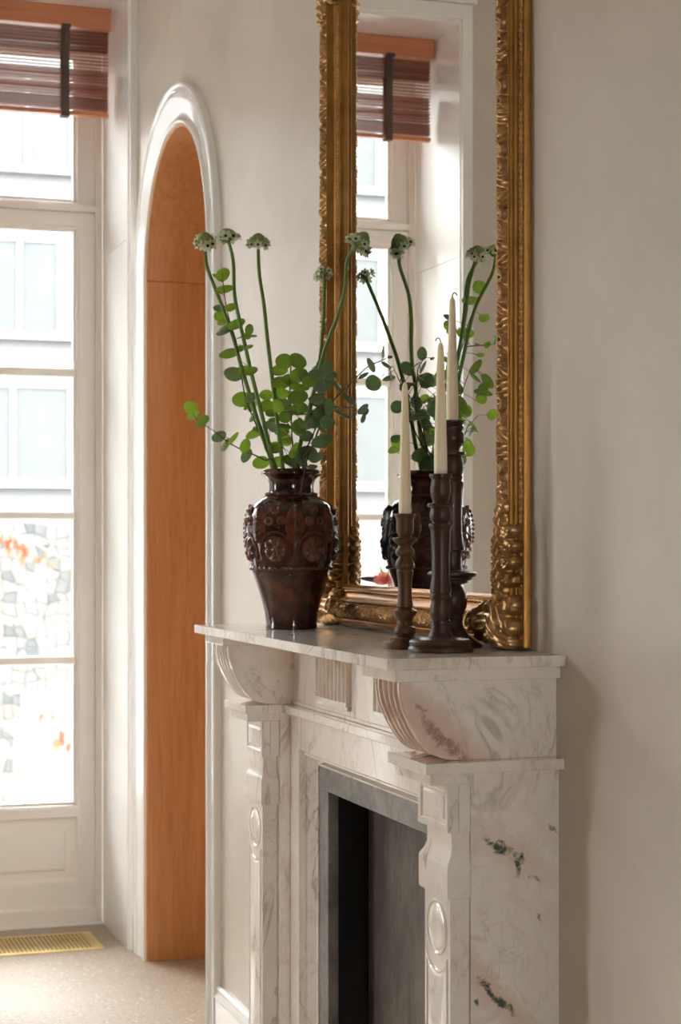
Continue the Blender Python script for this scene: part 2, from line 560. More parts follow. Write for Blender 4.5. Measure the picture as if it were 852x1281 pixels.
for k, (a, b) in enumerate(SIDE_FILL_WIN):           # plain tall windows, added out of view to bring in side light
    w = empty('window_%d' % (k + 4), ((a + b) / 2, Y_LEFT + .1, 0), 'unseen tall window added in the side wall to light the room', None, None, 'structure')
    m_ = (a + b) / 2
    boxes('window_frame', [(a, a + .06, Y_LEFT + .08, Y_LEFT + .14, 0, SOFFIT), (b - .06, b, Y_LEFT + .08, Y_LEFT + .14, 0, SOFFIT), (m_ - .04, m_ + .04, Y_LEFT + .08, Y_LEFT + .14, 0, SOFFIT),
                           (a + .06, b - .06, Y_LEFT + .085, Y_LEFT + .135, 0, .3), (a + .06, b - .06, Y_LEFT + .085, Y_LEFT + .135, 2.5, 2.58), (a + .06, b - .06, Y_LEFT + .085, Y_LEFT + .135, SOFFIT - .06, SOFFIT)], 'paint_window', w)
    for q0, q1 in ((a + .06, m_ - .04), (m_ + .04, b - .06)):
        box('pane', q0, q1, Y_LEFT + .108, Y_LEFT + .112, .3, SOFFIT - .06, 'window_glass', w)
pts = [(-.62, 0)]
for a, b in NEAR_FILL_WIN:
    pts += [(a, 0), (a, SOFFIT), (b, SOFFIT), (b, 0)]
pts += [(Y_LEFT + .2, 0), (Y_LEFT + .2, CEIL), (-.62, CEIL)]
struct(prism('wall_near', pts, 'x', X_NEAR - .2, X_NEAR, 'plaster_taupe'))
for k, (a, b) in enumerate(NEAR_FILL_WIN):  # unseen windows, added to light faces turned towards the camera
    w = empty('window_%d' % (k + 4 + len(SIDE_FILL_WIN)), (X_NEAR - .1, (a + b) / 2, 0), 'unseen tall window added in the wall behind as fill light', None, None, 'structure')
    m_ = (a + b) / 2
    q0, q1 = X_NEAR - .14, X_NEAR - .08
    boxes('window_frame', [(q0, q1, a, a + .06, 0, SOFFIT), (q0, q1, b - .06, b, 0, SOFFIT), (q0, q1, m_ - .04, m_ + .04, 0, SOFFIT),
                           (q0 + .005, q1 - .005, a + .06, b - .06, 0, .3), (q0 + .005, q1 - .005, a + .06, b - .06, 2.5, 2.58), (q0 + .005, q1 - .005, a + .06, b - .06, SOFFIT - .06, SOFFIT)], 'paint_window', w)
    for y0, y1 in ((a + .06, m_ - .04), (m_ + .04, b - .06)):
        box('pane', X_NEAR - .112, X_NEAR - .108, y0, y1, .3, SOFFIT - .06, 'window_glass', w)
# window wall with two tall openings down to the floor
pts = [(-.62, 0)]
for a, b in WIN:
    pts += [(a - .0125, 0), (a - .0125, SOFFIT + .0125), (b + .0125, SOFFIT + .0125), (b + .0125, 0)]
pts += [(Y_LEFT + .2, 0), (Y_LEFT + .2, CEIL), (-.62, CEIL)]
struct(prism('wall_far', pts, 'x', WALL_X, WALL_OUT, 'plaster'))

# arched doorway: oak lining and white moulded architrave
door = empty('door_1', (ACX, 0, 0), 'arched doorway lined in oak with a white moulded architrave', None, None, 'structure')
LD = -.50                                    # lining depth behind the wall face
box('lining_jamb', ACX + AR, ACX + AR + .012, LD, .006, 0, ASP, 'oak', door, .0015)
box('lining_jamb', ACX - AR - .012, ACX - AR, LD, .006, 0, ASP, 'oak', door, .0015)
V, F = [], []
for k in range(NA + 1):
    a = math.pi * k / NA
    for r, y in ((AR, LD), (AR, .006), (AR + .012, .006), (AR + .012, LD)):
        V.append((ACX + r * math.cos(a), y, ASP + .0015 + r * math.sin(a)))
for k in range(NA):
    for j in range(4):
        F.append((k * 4 + j, k * 4 + (j + 1) % 4, k * 4 + 4 + (j + 1) % 4, k * 4 + 4 + j))
F += [(0, 1, 2, 3), tuple(NA * 4 + j for j in range(4))]
mesh('lining_arch', V, F, 'oak', door, True, angle=40)
box('door_leaf', ACX - AR - .02, ACX + AR + .02, LD - .04, LD, 0, ASP + AR + .03, 'oak', door)
PR = [(.012, 0), (.012, .012), (.015, .0145), (.019, .0155), (.023, .0145), (.025, .012), (.026, .004), (.034, .003), (.05, .006), (.075, .012), (.098, .0175), (.106, .0185),
      (.110, .0165), (.114, .0165), (.118, .0215), (.123, .0230), (.128, .0225), (.131, .019), (.131, 0)]
path = [(ACX - AR, 0, (-1, 0))] + [(ACX - AR * math.cos(math.pi * k / 48), ASP + AR * math.sin(math.pi * k / 48), (-math.cos(math.pi * k / 48), math.sin(math.pi * k / 48))) for k in range(49)] + [(ACX + AR, 0, (1, 0))]
V = []
for (px, pz, (nx, nz)) in path:
    for w, y in PR:
        V.append((px + nx * w, y, pz + nz * w))
F = grid_faces(len(path), len(PR))
mesh('architrave', V, F, 'paint_white', door, True, angle=38)

# skirting boards on the mantel wall, with an ogee top
def skirting(name, x0, x1):
    pr = [(0, 0), (.018, 0), (.018, .098), (.016, .104), (.020, .108), (.016, .116), (.012, .124), (.014, .128), (.014, .134), (.008, .140), (0, .140)]
    return struct(prism(name, pr, 'x', x0, x1, 'paint_white', None, True, 35))
skirting('baseboard_right', ACX - AR - .133, 3.816)
skirting('baseboard_corner', ACX + AR + .133, WALL_X - .022)
skirting('baseboard_near', X_NEAR, 2.616)

# ------------------------------------------------------------------ windows
def window(name, a, b):
    w = empty(name, (GLASS_X, (a + b) / 2, 0), 'tall white French window with glazing bars and lower panels', None, None, 'structure')
    mid = (a + b) / 2
    # casing round the opening on the room face, with a capped head
    ca = a - .03 if a < .1 else a - .042
    pz = SOFFIT + .012
    for y0, y1, cc in ((ca, a - .004, 1), (b + .004, b + .042, -1)):
        box('casing', WALL_X - .022, WALL_X, y0, y1, 0, pz + .05, 'paint_white', w, .002)
    box('casing_head', WALL_X - .022, WALL_X, a - .004, b + .004, pz, pz + .05, 'paint_white', w, .002)
    box('casing_cap', WALL_X - .036, WALL_X, ca, b + .055, pz + .0515, pz + .10, 'paint_white', w, .004)
    # panelled reveal: sides and soffit
    for y0, y1 in ((a - .012, a), (b, b + .012)):
        box('reveal_panel', WALL_X - .003, GLASS_X - .02, y0, y1, 0, 2.35, 'paint_white', w)
        box('reveal_panel', WALL_X - .003, GLASS_X - .02, y0, y1, 2.3515, SOFFIT + .01, 'paint_white', w)
    box('soffit', WALL_X - .003, GLASS_X - .02, a, b, SOFFIT, SOFFIT + .012, 'paint_white', w)
    G = GLASS_X
    fx0, fx1 = G - .02, G + .05
    for y0, y1 in ((a, a + .024), (b - .024, b)):
        box('window_frame', fx0, fx1, y0, y1, 0, SOFFIT, 'paint_window', w, .002)
    box('window_frame', fx0, fx1, a + .024, b - .024, SOFFIT - .05, SOFFIT, 'paint_window', w, .002)
    box('transom', fx0 - .006, fx1, a + .024, b - .024, 2.512, 2.536, 'paint_window', w, .003)
    box('threshold', fx0 - .012, fx1, a + .024, b - .024, 0, .060, 'paint_window', w, .003)
    box('threshold_bead', fx0 - .02, fx0 - .012, a, b, 0, .012, 'paint_white', w, .002)
    def moulded_light(par, y0, y1, z0, z1, bead=.019):
        """inner glazing bead as four mitred splays and a pane"""
        q = [(y0, z0), (y1, z0), (y1, z1), (y0, z1)]
        V, F = [], []
        for off, dx in ((0, -.004), (.006, -.004), (.012, .010), (bead, .012), (bead, .03), (0, .03)):
            V += [(G + dx, q[0][0] + off, q[0][1] + off), (G + dx, q[1][0] - off, q[1][1] + off), (G + dx, q[2][0] - off, q[2][1] - off), (G + dx, q[3][0] + off, q[3][1] - off)]
        for r_ in range(5):
            for k in range(4):
                F.append((r_ * 4 + k, r_ * 4 + (k + 1) % 4, r_ * 4 + 4 + (k + 1) % 4, r_ * 4 + 4 + k))
        mesh('glazing_bead', V, F, 'paint_window', par)
    def pane(par, y0, y1, z0, z1):
        box('pane', G + .013, G + .017, y0 + .0005, y1 - .0005, z0 + .0005, z1 - .0005, 'window_glass', par)
    # fanlights
    for y0, y1 in ((a + .026, mid - .001), (mid + .001, b - .026)):
        s0 = box('fanlight_sash', G, G + .03, y0, y0 + .0545, 2.537, SOFFIT - .052, 'paint_window', w)
        box('stile', G - .002, G + .03, y1 - .0545, y1, 2.537, SOFFIT - .052, 'paint_window', s0)
        box('rail', G, G + .03, y0 + .0545, y1 - .0545, 2.537, 2.5395, 'paint_window', s0)
        box('rail', G, G + .03, y0 + .0545, y1 - .0545, SOFFIT - .10, SOFFIT - .052, 'paint_window', s0)
        moulded_light(s0, y0 + .0545, y1 - .0545, 2.5395, SOFFIT - .10)
        pane(s0, y0 + .0735, y1 - .0735, 2.5585, SOFFIT - .119)
    # two casement leaves
    for y0, y1 in ((a + .026, mid - .0015), (mid + .0015, b - .026)):
        sx = G - .012
        s0 = box('casement_leaf', sx, G + .03, y0, y0 + .0545, .063, 2.510, 'paint_window', w, .002)
        box('stile', sx, G + .03, y1 - .0545, y1, .063, 2.510, 'paint_window', s0, .002)
        g0, g1 = y0 + .0545, y1 - .0545
        box('rail', sx, G + .03, g0, g1, 2.463, 2.510, 'paint_window', s0)
        box('rail', sx, G + .03, g0, g1, .385, .411, 'paint_window', s0)
        box('rail', sx, G + .03, g0, g1, .063, .142, 'paint_window', s0)
        moulded_light(s0, g0, g1, .411, 2.463)
        h0, h1 = g0 + .019, g1 - .019
        for z0, z1 in ((1.9292, 1.9616), (1.4268, 1.4558), (.9156, .9460)):
            pr = [(G + .012, z0), (G + .002, z0 + .0015), (G - .004, z0 + .004), (G - .005, z0 + .006), (G - .005, z1 - .003), (G - .003, z1 - .0015), (G + .004, z1), (G + .028, z1), (G + .028, z0)]
            V = [(x, y, z) for y in (h0 - .006, h1 + .006) for x, z in pr]
            n = len(pr)
            mesh('glazing_bar', V, [tuple(range(n)), tuple(range(2 * n - 1, n - 1, -1))] + [(i, (i + 1) % n, n + (i + 1) % n, n + i) for i in range(n)], 'paint_window', s0)
        for z0, z1 in ((.430, .9156), (.9460, 1.4268), (1.4558, 1.9292), (1.9616, 2.444)):
            pane(s0, h0, h1, z0, z1)
        # raised and fielded panel below
        V, F = [], []
        for off, dx in ((0, 0), (.006, 0), (.012, .012), (.020, .016), (.045, .016), (.052, .006), (.058, .005)):
            V += [(sx + dx, g0 + off, .142 + off), (sx + dx, g1 - off, .142 + off), (sx + dx, g1 - off, .385 - off), (sx + dx, g0 + off, .385 - off)]
        for r_ in range(6):
            for k in range(4):
                F.append((r_ * 4 + k, r_ * 4 + (k + 1) % 4, r_ * 4 + 4 + (k + 1) % 4, r_ * 4 + 4 + k))
        F.append((24, 25, 26, 27))
        mesh('panel', V, F, 'paint_window', s0)
        box('panel_back', G + .02, G + .03, g0, g1, .142, .385, 'paint_window', s0)
    return w
window('window_1', *WIN[0])
window('window_2', *WIN[1])
window('window_3', *WIN[2])  # out of view, added for more light along the mantel wall

# ------------------------------------------------------------------ wooden venetian blind in the window beside the arch
def blind(a, b):
    bx = 6.13
    y0, y1 = a + .018, b - .018
    t = empty('venetian_blind', (bx, (a + b) / 2, 2.80), 'reddish brown wooden venetian blind with dark tapes, partly raised in tall window', 'blind')
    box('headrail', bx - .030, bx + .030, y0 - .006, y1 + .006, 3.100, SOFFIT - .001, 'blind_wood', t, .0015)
    z = 3.088
    k = 0
    slat_me = None
    zs = []
    while z > 2.868:
        zs.append((z, 24 if k < 4 else (14 if k < 6 else (-10 if k < 11 else (6 if k % 4 else 16)))))
        z -= .0118
        k += 1
    while z > 2.8205:
        zs.append((z, 4))
        z -= .0062
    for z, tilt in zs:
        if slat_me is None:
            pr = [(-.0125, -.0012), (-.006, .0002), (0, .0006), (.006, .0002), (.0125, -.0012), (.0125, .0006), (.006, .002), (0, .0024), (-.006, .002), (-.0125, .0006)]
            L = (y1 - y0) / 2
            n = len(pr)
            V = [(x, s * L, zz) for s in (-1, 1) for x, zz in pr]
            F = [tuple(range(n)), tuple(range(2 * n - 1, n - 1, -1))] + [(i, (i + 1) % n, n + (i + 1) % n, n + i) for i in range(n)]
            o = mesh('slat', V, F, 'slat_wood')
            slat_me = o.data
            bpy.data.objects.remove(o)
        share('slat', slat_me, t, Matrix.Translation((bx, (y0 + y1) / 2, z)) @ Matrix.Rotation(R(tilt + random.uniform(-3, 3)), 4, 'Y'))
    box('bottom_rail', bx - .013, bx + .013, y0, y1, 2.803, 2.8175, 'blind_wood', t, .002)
    for yc in (a + .167, b - .180):
        tp = box('ladder_tape', bx - .0155, bx - .0142, yc - .0135, yc + .0135, 2.800, 3.104, 'tape_cloth', t)
        box('tape_back', bx + .0142, bx + .0155, yc - .0135, yc + .0135, 2.800, 3.099, 'tape_cloth', tp)
        box('tape_fold', bx - .0175, bx + .0175, yc - .0145, yc + .0145, 2.797, 2.802, 'tape_cloth', tp, .001)
        box('tape_clip', bx - .034, bx - .0305, yc - .016, yc + .016, 3.092, 3.106, 'tape_cloth', tp, .001)
blind(*WIN[0])

# ------------------------------------------------------------------ brass grille let into the floor
vt = empty('floor_vent', (6.05, .6, 0), 'brass floor vent grille set in the terrazzo under the window', 'vent')
vx0, vx1, vy0, vy1 = 5.912, 6.188, .100, 1.08
V, F = [], []
for (o_, z) in ((0, 0), (0, .003), (.028, .004), (.028, .0005)):
    V += [(vx0 + o_, vy0 + o_, z), (vx1 - o_, vy0 + o_, z), (vx1 - o_, vy1 - o_, z), (vx0 + o_, vy1 - o_, z)]
for r_ in range(3):
    for k in range(4):
        F.append((r_ * 4 + k, r_ * 4 + (k + 1) % 4, r_ * 4 + 4 + (k + 1) % 4, r_ * 4 + 4 + k))
mesh('rim', V, F, 'brass', vt)
box('pan', vx0 + .028, vx1 - .028, vy0 + .028, vy1 - .028, .0002, .0006, 'tape_cloth', vt)  # dark sheet standing in for the shade in the grille holes
bars = []
y = vy0 + .030
while y < vy1 - .034:
    bars.append((vx0 + .028, vx1 - .028, y, y + .0065, .0006, .0036))
    y += .0142
for k in range(1, 8):
    x = vx0 + .028 + (vx1 - vx0 - .056) * k / 8
    bars.append((x - .004, x + .004, vy0 + .028, vy1 - .028, .0006, .0034))
g = boxes('grille', bars, 'brass', vt)
g['kind'] = 'stuff'

# ------------------------------------------------------------------ marble fireplace
FX = 3.216
fp = empty('fireplace', (FX, .1, 0), 'veined white marble fireplace with fluted corbels and carved pilasters', 'fireplace')
def fbox(name, s, h0, h1, y0, y1, z0, z1, mat='marble', par=None, bevel=.0015):
    """box on one side of the fireplace's centre line: s = -1 towards the camera, +1 towards the arch"""
    return box(name, FX + s * h0, FX + s * h1, y0, y1, z0, z1, mat, par or fp, bevel)
shelf = box('mantel_shelf', FX - .623, FX + .623, 0, .3007, 1.1474, 1.1652, 'marble_shelf', fp, .002)
E0 = .0006
for s in (-1, 1):
    fbox('bed_moulding', s, .449, .603, 0, .281, 1.1275, 1.1474 - E0)
    # corbel: quarter-round console with a fluted front
    curve = catmull([(.2641, 0, 1.1270), (.2639, 0, 1.108), (.2585, 0, 1.083), (.2460, 0, 1.0545), (.2293, 0, 1.0285), (.2105, 0, 1.0115), (.187, 0, 1.0032), (.165, 0, 1.0012)], 4)
    curve = [(p.x, p.z) for p in curve]
    h0, h1 = .4645, .586
    W_ = h1 - h0
    xs, ds = [], []
    def flute(t):
        """t 0..1 across the corbel; two narrow edge fillets and four hollow flutes"""
        if t < .04 or t > .96: return 0
        if t < .075 or t > .925: return .004
        if t < .12 or t > .88: return .0005
        q = (t - .12) / .76 * 4
        fr_ = q - math.floor(q)
        if fr_ < .10 or fr_ > .90: return .0003
        return .0075 * math.sin(math.pi * (fr_ - .10) / .80) ** .6
    NT = 72
    for k in range(NT + 1):
        xs.append(FX + s * (h0 + W_ * k / NT))
        ds.append(flute(k / NT))
    V, nC = [], len(curve)
    for x, d_ in zip(xs, ds):
        for j, (y, z) in enumerate(curve):
            a, b = curve[max(j - 1, 0)], curve[min(j + 1, nC - 1)]
            ty, tz = b[0] - a[0], b[1] - a[1]
            l = math.hypot(ty, tz)
            ny, nz = tz / l, -ty / l                 # inward normal
            f_ = min(1, (nC - 1 - j) / 3)
            V.append((x, y + ny * d_ * f_, z + nz * d_ * f_))
    F = grid_faces(NT + 1, nC)
    # back body
    k0 = len(V)
    for x in (xs[0], xs[-1]):
        V += [(x, 0, 1.1270), (x, 0, 1.0012)]
    F.append(tuple(range(nC)) + (k0 + 1, k0))
    F.append(tuple(NT * nC + j for j in range(nC)) + (k0 + 3, k0 + 2))
    F.append(tuple(i * nC for i in range(NT + 1)) + (k0 + 2, k0))
    mesh('corbel', V, F, 'marble_corbel' if s < 0 else 'marble', fp, True, angle=38)
    # ledge over the pilaster in two courses
    led = fbox('ledge', s, .440, .6165, 0, .2347, .984, 1.0009)
    fbox('ledge_course', s, .463, .606, .1525, .2239, .9655, .984 - E0, par=led)
    # body behind the pilaster; the side slab is the big veined face
    fbox('side_slab', s, .464, .5966, 0, .1520, 0, .984 - E0, 'marble_side' if s < 0 else 'marble', bevel=.001)
    # pilaster
    pil = fbox('pilaster', s, .4825, .5935, .1526, .1855, .11, .7853)
    fbox('pilaster_foot', s, .466, .600, .1526, .2000, 0, .1095, par=pil)
    cap = fbox('cap_block', s, .4675, .5966, .1720, .1875, .8895, .9650, par=pil)
    fbox('cap_back', s, .4675, .5966, .1526, .1715, .8895, .9650, par=pil, bevel=.0008)
    a, b = sorted((FX + s * .4675, FX + s * .5966))
    V, F = [], []
    for o_, y in ((0, .1876), (0, .1912), (.010, .1912), (.013, .1880), (.017, .1880), (.021, .1905), (.024, .1908)):
        V += [(a + o_, y, .8895 + o_), (b - o_, y, .8895 + o_), (b - o_, y, .9650 - o_), (a + o_, y, .9650 - o_)]
    for r_ in range(6):
        for k in range(4):
            F.append((r_ * 4 + k, r_ * 4 + (k + 1) % 4, r_ * 4 + 4 + (k + 1) % 4, r_ * 4 + 4 + k))
    F.append((24, 25, 26, 27))
    mesh('cap_panel', V, F, 'marble', pil)
    # swelling neck block
    V, F = [], []
    lo = [(.8893, .486, .5925, .1830), (.876, .4865, .5925, .1826), (.862, .4855, .593, .1830), (.852, .482, .594, .1850), (.845, .476, .5955, .1880), (.8405, .4715, .5966, .1905), (.836, .4705, .5966, .1912), (.792, .4705, .5966, .1912), (.7862, .4715, .5966, .1908)]
    for z, q0, q1, y in lo:
        V += [(FX + s * q0, y, z), (FX + s * q1, y, z), (FX + s * q1, .1526, z), (FX + s * q0, .1526, z)]
    for r_ in range(len(lo) - 1):
        for k in range(4):
            F.append((r_ * 4 + k, r_ * 4 + (k + 1) % 4, r_ * 4 + 4 + (k + 1) % 4, r_ * 4 + 4 + k))
    F += [(0, 1, 2, 3), tuple(4 * (len(lo) - 1) + k for k in range(4))]
    mesh('neck_block', V, F, 'marble', pil, True, angle=32)
    # carved roundel and long panel with a hollowed top on the shaft
    cx, cz, yf = FX + s * .538, .7315, .1855
    V, nR = [], 40
    rings = [(.0445, 0), (.0435, .0022), (.041, .0022), (.0385, -.0008), (.036, .0012), (.033, .0026), (.020, .0034), (.001, .0036)]
    for k in range(nR):
        an = 2 * math.pi * k / nR
        for r_, y in rings:
            V.append((cx + r_ * math.cos(an), yf + y, cz + r_ * math.sin(an)))
    mesh('roundel', V, grid_faces(nR, len(rings), True), 'marble', pil, True, angle=50)
    def outl(o_):
        q = []
        xl, xr = cx - .0455 + o_, cx + .0455 - o_
        rr = .0545 + o_
        q.append((xl, .135 + o_))
        q.append((xr, .135 + o_))
        a0 = math.asin(max(-1, min(1, (xr - cx) / rr)))
        for k in range(13):
            an = a0 - 2 * a0 * k / 12
            q.append((cx + rr * math.sin(an), cz - .012 - rr * math.cos(an)))
        return q
    V, F = [], []
    levels = [(0, 0), (.0008, .0024), (.004, .0024), (.0065, -.0006), (.009, .0012), (.012, .002)]
    for o_, y in levels:
        V += [(x, yf + y, z) for x, z in outl(o_)]
    n = 15
    for r_ in range(len(levels) - 1):
        for k in range(n):
            F.append((r_ * n + k, r_ * n + (k + 1) % n, r_ * n + n + (k + 1) % n, r_ * n + n + k))
    F.append(tuple((len(levels) - 1) * n + k for k in range(n)))
    mesh('shaft_panel', V, F, 'marble', pil, True, angle=40)
    # inner jamb beside the opening
    fbox('jamb', s, .3995, .4634, 0, .1297, 0, .984 - E0)
    # fluted panel on the frieze, plain fillet below
    a0, a1 = .079, .274
    V, F = [], []
    NF = 96
    pr = []
    for k in range(NF + 1):
        t = k / NF
        q = t * 8
        fr_ = q - math.floor(q)
        pr.append((FX + s * (a0 + (a1 - a0) * t), .1335 - (.0085 * math.sin(math.pi * (fr_ - .14) / .72) ** .5 if .14 < fr_ < .86 and 0 < k < NF else 0)))
    for x, y in pr:
        V += [(x, .1225, 1.034), (x, y, 1.034), (x, y, 1.1468), (x, .1225, 1.1468)]
    for k in range(NF):
        for j in range(3):
            F.append((k * 4 + j, k * 4 + 4 + j, k * 4 + 5 + j, k * 4 + 1 + j))
    F += [(0, 1, 2, 3), tuple(NF * 4 + j for j in range(4))]
    fl = mesh('fluted_panel', V, F, 'marble', fp)
    fbox('panel_fillet', s, a0 - .002, a1 + .002, .1225, .1345, 1.026, 1.0338, par=fl, bevel=.001)
    fbox('panel_fillet', s, a0 - .002, a1 + .002, .1225, .1315, 1.018, 1.0255, par=fl, bevel=.001)
box('frieze', FX - .4643, FX + .4643, 0, .1230, 1.0012, 1.1474 - E0, 'marble', fp)
box('frieze_bead', FX - .4643, FX + .4643, .1230, .1285, 1.0012, 1.0085, 'marble', fp, .002)
box('ledge', FX - .4395, FX + .4395, 0, .1500, .984, 1.0009, 'marble', fp, .0015)
box('lintel', FX - .3993, FX + .3993, 0, .1297, .9113, .984 - E0, 'marble', fp)
# stepped moulding round the opening: legs and head mitred
prof = [(.3993, .1297), (.3975, .1235), (.3955, .1180), (.3930, .1180), (.3915, .1205), (.3885, .1205), (.3865, .1150), (.3720, .0990), (.3680, .0980), (.3680, .0700)]
V, F = [], []
for h, y in prof:
    zt = .9113 - (.3993 - h)
    V += [(FX - h, y, 0), (FX - h, y, zt), (FX + h, y, zt), (FX + h, y, 0)]
for r_ in range(len(prof) - 1):
    for k in range(3):
        F.append((r_ * 4 + k, r_ * 4 + k + 1, r_ * 4 + 5 + k, r_ * 4 + 4 + k))
mesh('opening_moulding', V, F, 'marble', fp)
# grey slate slips, black reveals and the slate infill
for s in (-1, 1):
    fbox('slate_slip', s, .309, .3679, .072, .0947, 0, .8312, 'slate', bevel=.001)
    fbox('firebox_side', s, .309, .330, .006, .0715, 0, .8309, 'black_granite', bevel=0)
box('slate_head', FX - .3679, FX + .3679, .072, .0947, .8316, .880, 'slate', fp, .001)
box('firebox_top', FX - .3089, FX + .3089, .006, .0715, .8312, .845, 'black_granite', fp)
box('infill_panel', FX - .3089, FX + .3089, .0005, .0055, 0, .8308, 'slate_panel', fp)

# ------------------------------------------------------------------ gilt mirror above the mantel
MX0, MX1, MZ0, MZ1 = 2.7254, 3.763, 1.1700, 2.71
mir = empty('gilt_mirror', ((MX0 + MX1) / 2, .02, MZ0), 'large gilt framed mirror with carved corners standing on the mantel', 'mirror')
def rail_pt(side, t, w, y):
    if side == 'bottom': return (MX0 + w + (MX1 - MX0 - 2 * w) * t, y, MZ0 + w)
    if side == 'top': return (MX0 + w + (MX1 - MX0 - 2 * w) * t, y, MZ1 - w)
    if side == 'near': return (MX0 + w, y, MZ0 + w + (MZ1 - MZ0 - 2 * w) * t)
    return (MX1 - w, y, MZ0 + w + (MZ1 - MZ0 - 2 * w) * t)
OUTER = [(0, .001), (0, .0125), (.0012, .0140), (.0016, .0140), (.0016, .0220), (.0040, .0235), (.0048, .0255), (.0044, .0275), (.0065, .0285), (.0080, .0300), (.0085, .0335), (.0105, .0360), (.0130, .0368), (.0150, .0355)]
INNER = [(.0500, .0365), (.0520, .0385), (.0545, .0385), (.0560, .0360), (.0575, .0300), (.0620, .0245), (.0670, .0225), (.0680, .0225), (.0685, .0190), (.0755, .0175), (.0760, .0195), (.0790, .0195), (.0800, .0150), (.0850, .0100), (.0850, .0030)]
def carve(s_, t):
    """relief of the running leaf band: s_ metres along, t 0..1 across"""
    P_ = .052
    ph = s_ / P_
    k = math.floor(ph)
    u = ph - k
    side = 1 if k % 2 == 0 else -1
    c = .5 + side * .26 * math.sin(2 * math.pi * u + .4)
    dv = abs(t - c)
    h = max(0, 1 - dv / .13) * .9                                   # winding stem
    for m_ in range(5):                                             # curling leaf ribs off the stem
        uu = u - .1 - .2 * m_
        d_ = (t - .5) * side
        q = uu * 1.6 - .45 * d_ - .5 * d_ * d_
        h = max(h, max(0, 1 - abs(q) / .07) * (.95 - .5 * abs(d_) * 1.2))
    du, dt_ = (u - .5) * P_ / .035, t - (.5 - side * .22)
    rr = math.hypot(du, dt_)
    h = max(h, max(0, 1 - abs(rr - .17) / .07), max(0, 1 - rr / .07))   # volute eye
    edge = min(1, t / .1, (1 - t) / .1)
    return h * max(0, edge)
for side, L in (('bottom', MX1 - MX0), ('top', MX1 - MX0), ('near', MZ1 - MZ0), ('far', MZ1 - MZ0)):
    V, F = [], []
    for w, y in OUTER:
        V += [rail_pt(side, 0, w, y), rail_pt(side, 1, w, y)]
    for k in range(len(OUTER) - 1):
        F.append((2 * k, 2 * k + 1, 2 * k + 3, 2 * k + 2))
    rail = mesh('frame_rail', V, F, 'gilt', mir, True, angle=40)
    V, F = [], []
    for w, y in INNER:
        V += [rail_pt(side, 0, w, y), rail_pt(side, 1, w, y)]
    for k in range(len(INNER) - 1):
        F.append((2 * k, 2 * k + 1, 2 * k + 3, 2 * k + 2))
    mesh('inner_moulding', V, F, 'gilt', rail, True, angle=40)
    # carved leaf band
    ns, nw = int(L / .0019), 23
    V = []
    for i in range(ns + 1):
        for j in range(nw):
            t = j / (nw - 1)
            w = .015 + .035 * t
            y = .0320 + .0065 * math.sin(math.pi * t) + .001 * t
            V.append(Vector(rail_pt(side, i / ns, w, y + .0110 * carve(i / ns * (L - .065), t))))
    mesh('carved_band', V, grid_faces(ns + 1, nw), 'gilt_carved', rail, True)
    # strings of small beads: outer edge and sight edge
    for w, y, r_, pit in ((.0016, .0180, .0036, .0105), (.0720, .0190, .0036, .0075)):
        nb = int((L - 2 * w) / pit)
        per = 5
        pth = [rail_pt(side, i / (nb * per), w, y) for i in range(nb * per + 1)]
        Vb, Fb = tube_geo(pth, lambda q, nb=nb, r_=r_: r_ * (.45 + .55 * abs(math.sin(math.pi * q * nb)) ** .6), 6)
        bd = mesh('bead_string', Vb, Fb, 'gilt_carved', rail, True)
# backing board and the glass
box('backing', MX0 + .004, MX1 - .004, .0006, .0030, MZ0 + .004, MZ1 - .004, 'worn_wood', mir)
box('mirror_pane', MX0 + .080, MX1 - .080, .0032, .0052, MZ0 + .080, MZ1 - .080, 'mirror_glass', mir)
# acanthus corner ornaments: a relief over the frame, trimmed to its leaf outline
LOBES = [  # a (inwards), b (up), long radius, short radius, angle of the long axis, height
    (.030, .060, .052, .024, 80, .020), (.034, .115, .052, .026, 88, .019), (.038, .165, .044, .024, 95, .018), (.030, .210, .030, .017, 90, .016), (.020, .232, .014, .011, 90, .013),
    (.062, .196, .016, .007, 40, .010), (.068, .178, .018, .008, 25, .011), (.072, .158, .018, .008, 15, .012), (.074, .138, .019, .008, 0, .012), (.073, .118, .018, .008, -10, .012), (.066, .100, .016, .007, -20, .011), (.058, .085, .013, .006, -30, .010),
    (.012, .190, .016, .012, 140, .012), (.010, .165, .016, .012, 150, .014), (.010, .140, .015, .012, 160, .014), (.012, .110, .016, .012, 160, .012),
    (.036, .034, .040, .028, 45, .024), (.060, .040, .036, .020, 12, .022), (.094, .040, .034, .022, 5, .021), (.126, .042, .024, .020, 0, .020), (.148, .040, .014, .014, 0, .014),
    (.116, .060, .016, .012, 60, .015), (.092, .064, .015, .011, 70, .013), (.120, .018, .018, .010, -30, .014), (.092, .012, .018, .010, -20, .014), (.064, .008, .018, .010, -10, .014),
    (.018, .012, .022, .014, 30, .020), (.006, .034, .016, .013, 80, .016), (.040, .006, .016, .012, 0, .016), (.004, .070, .016, .011, 95, .012)]
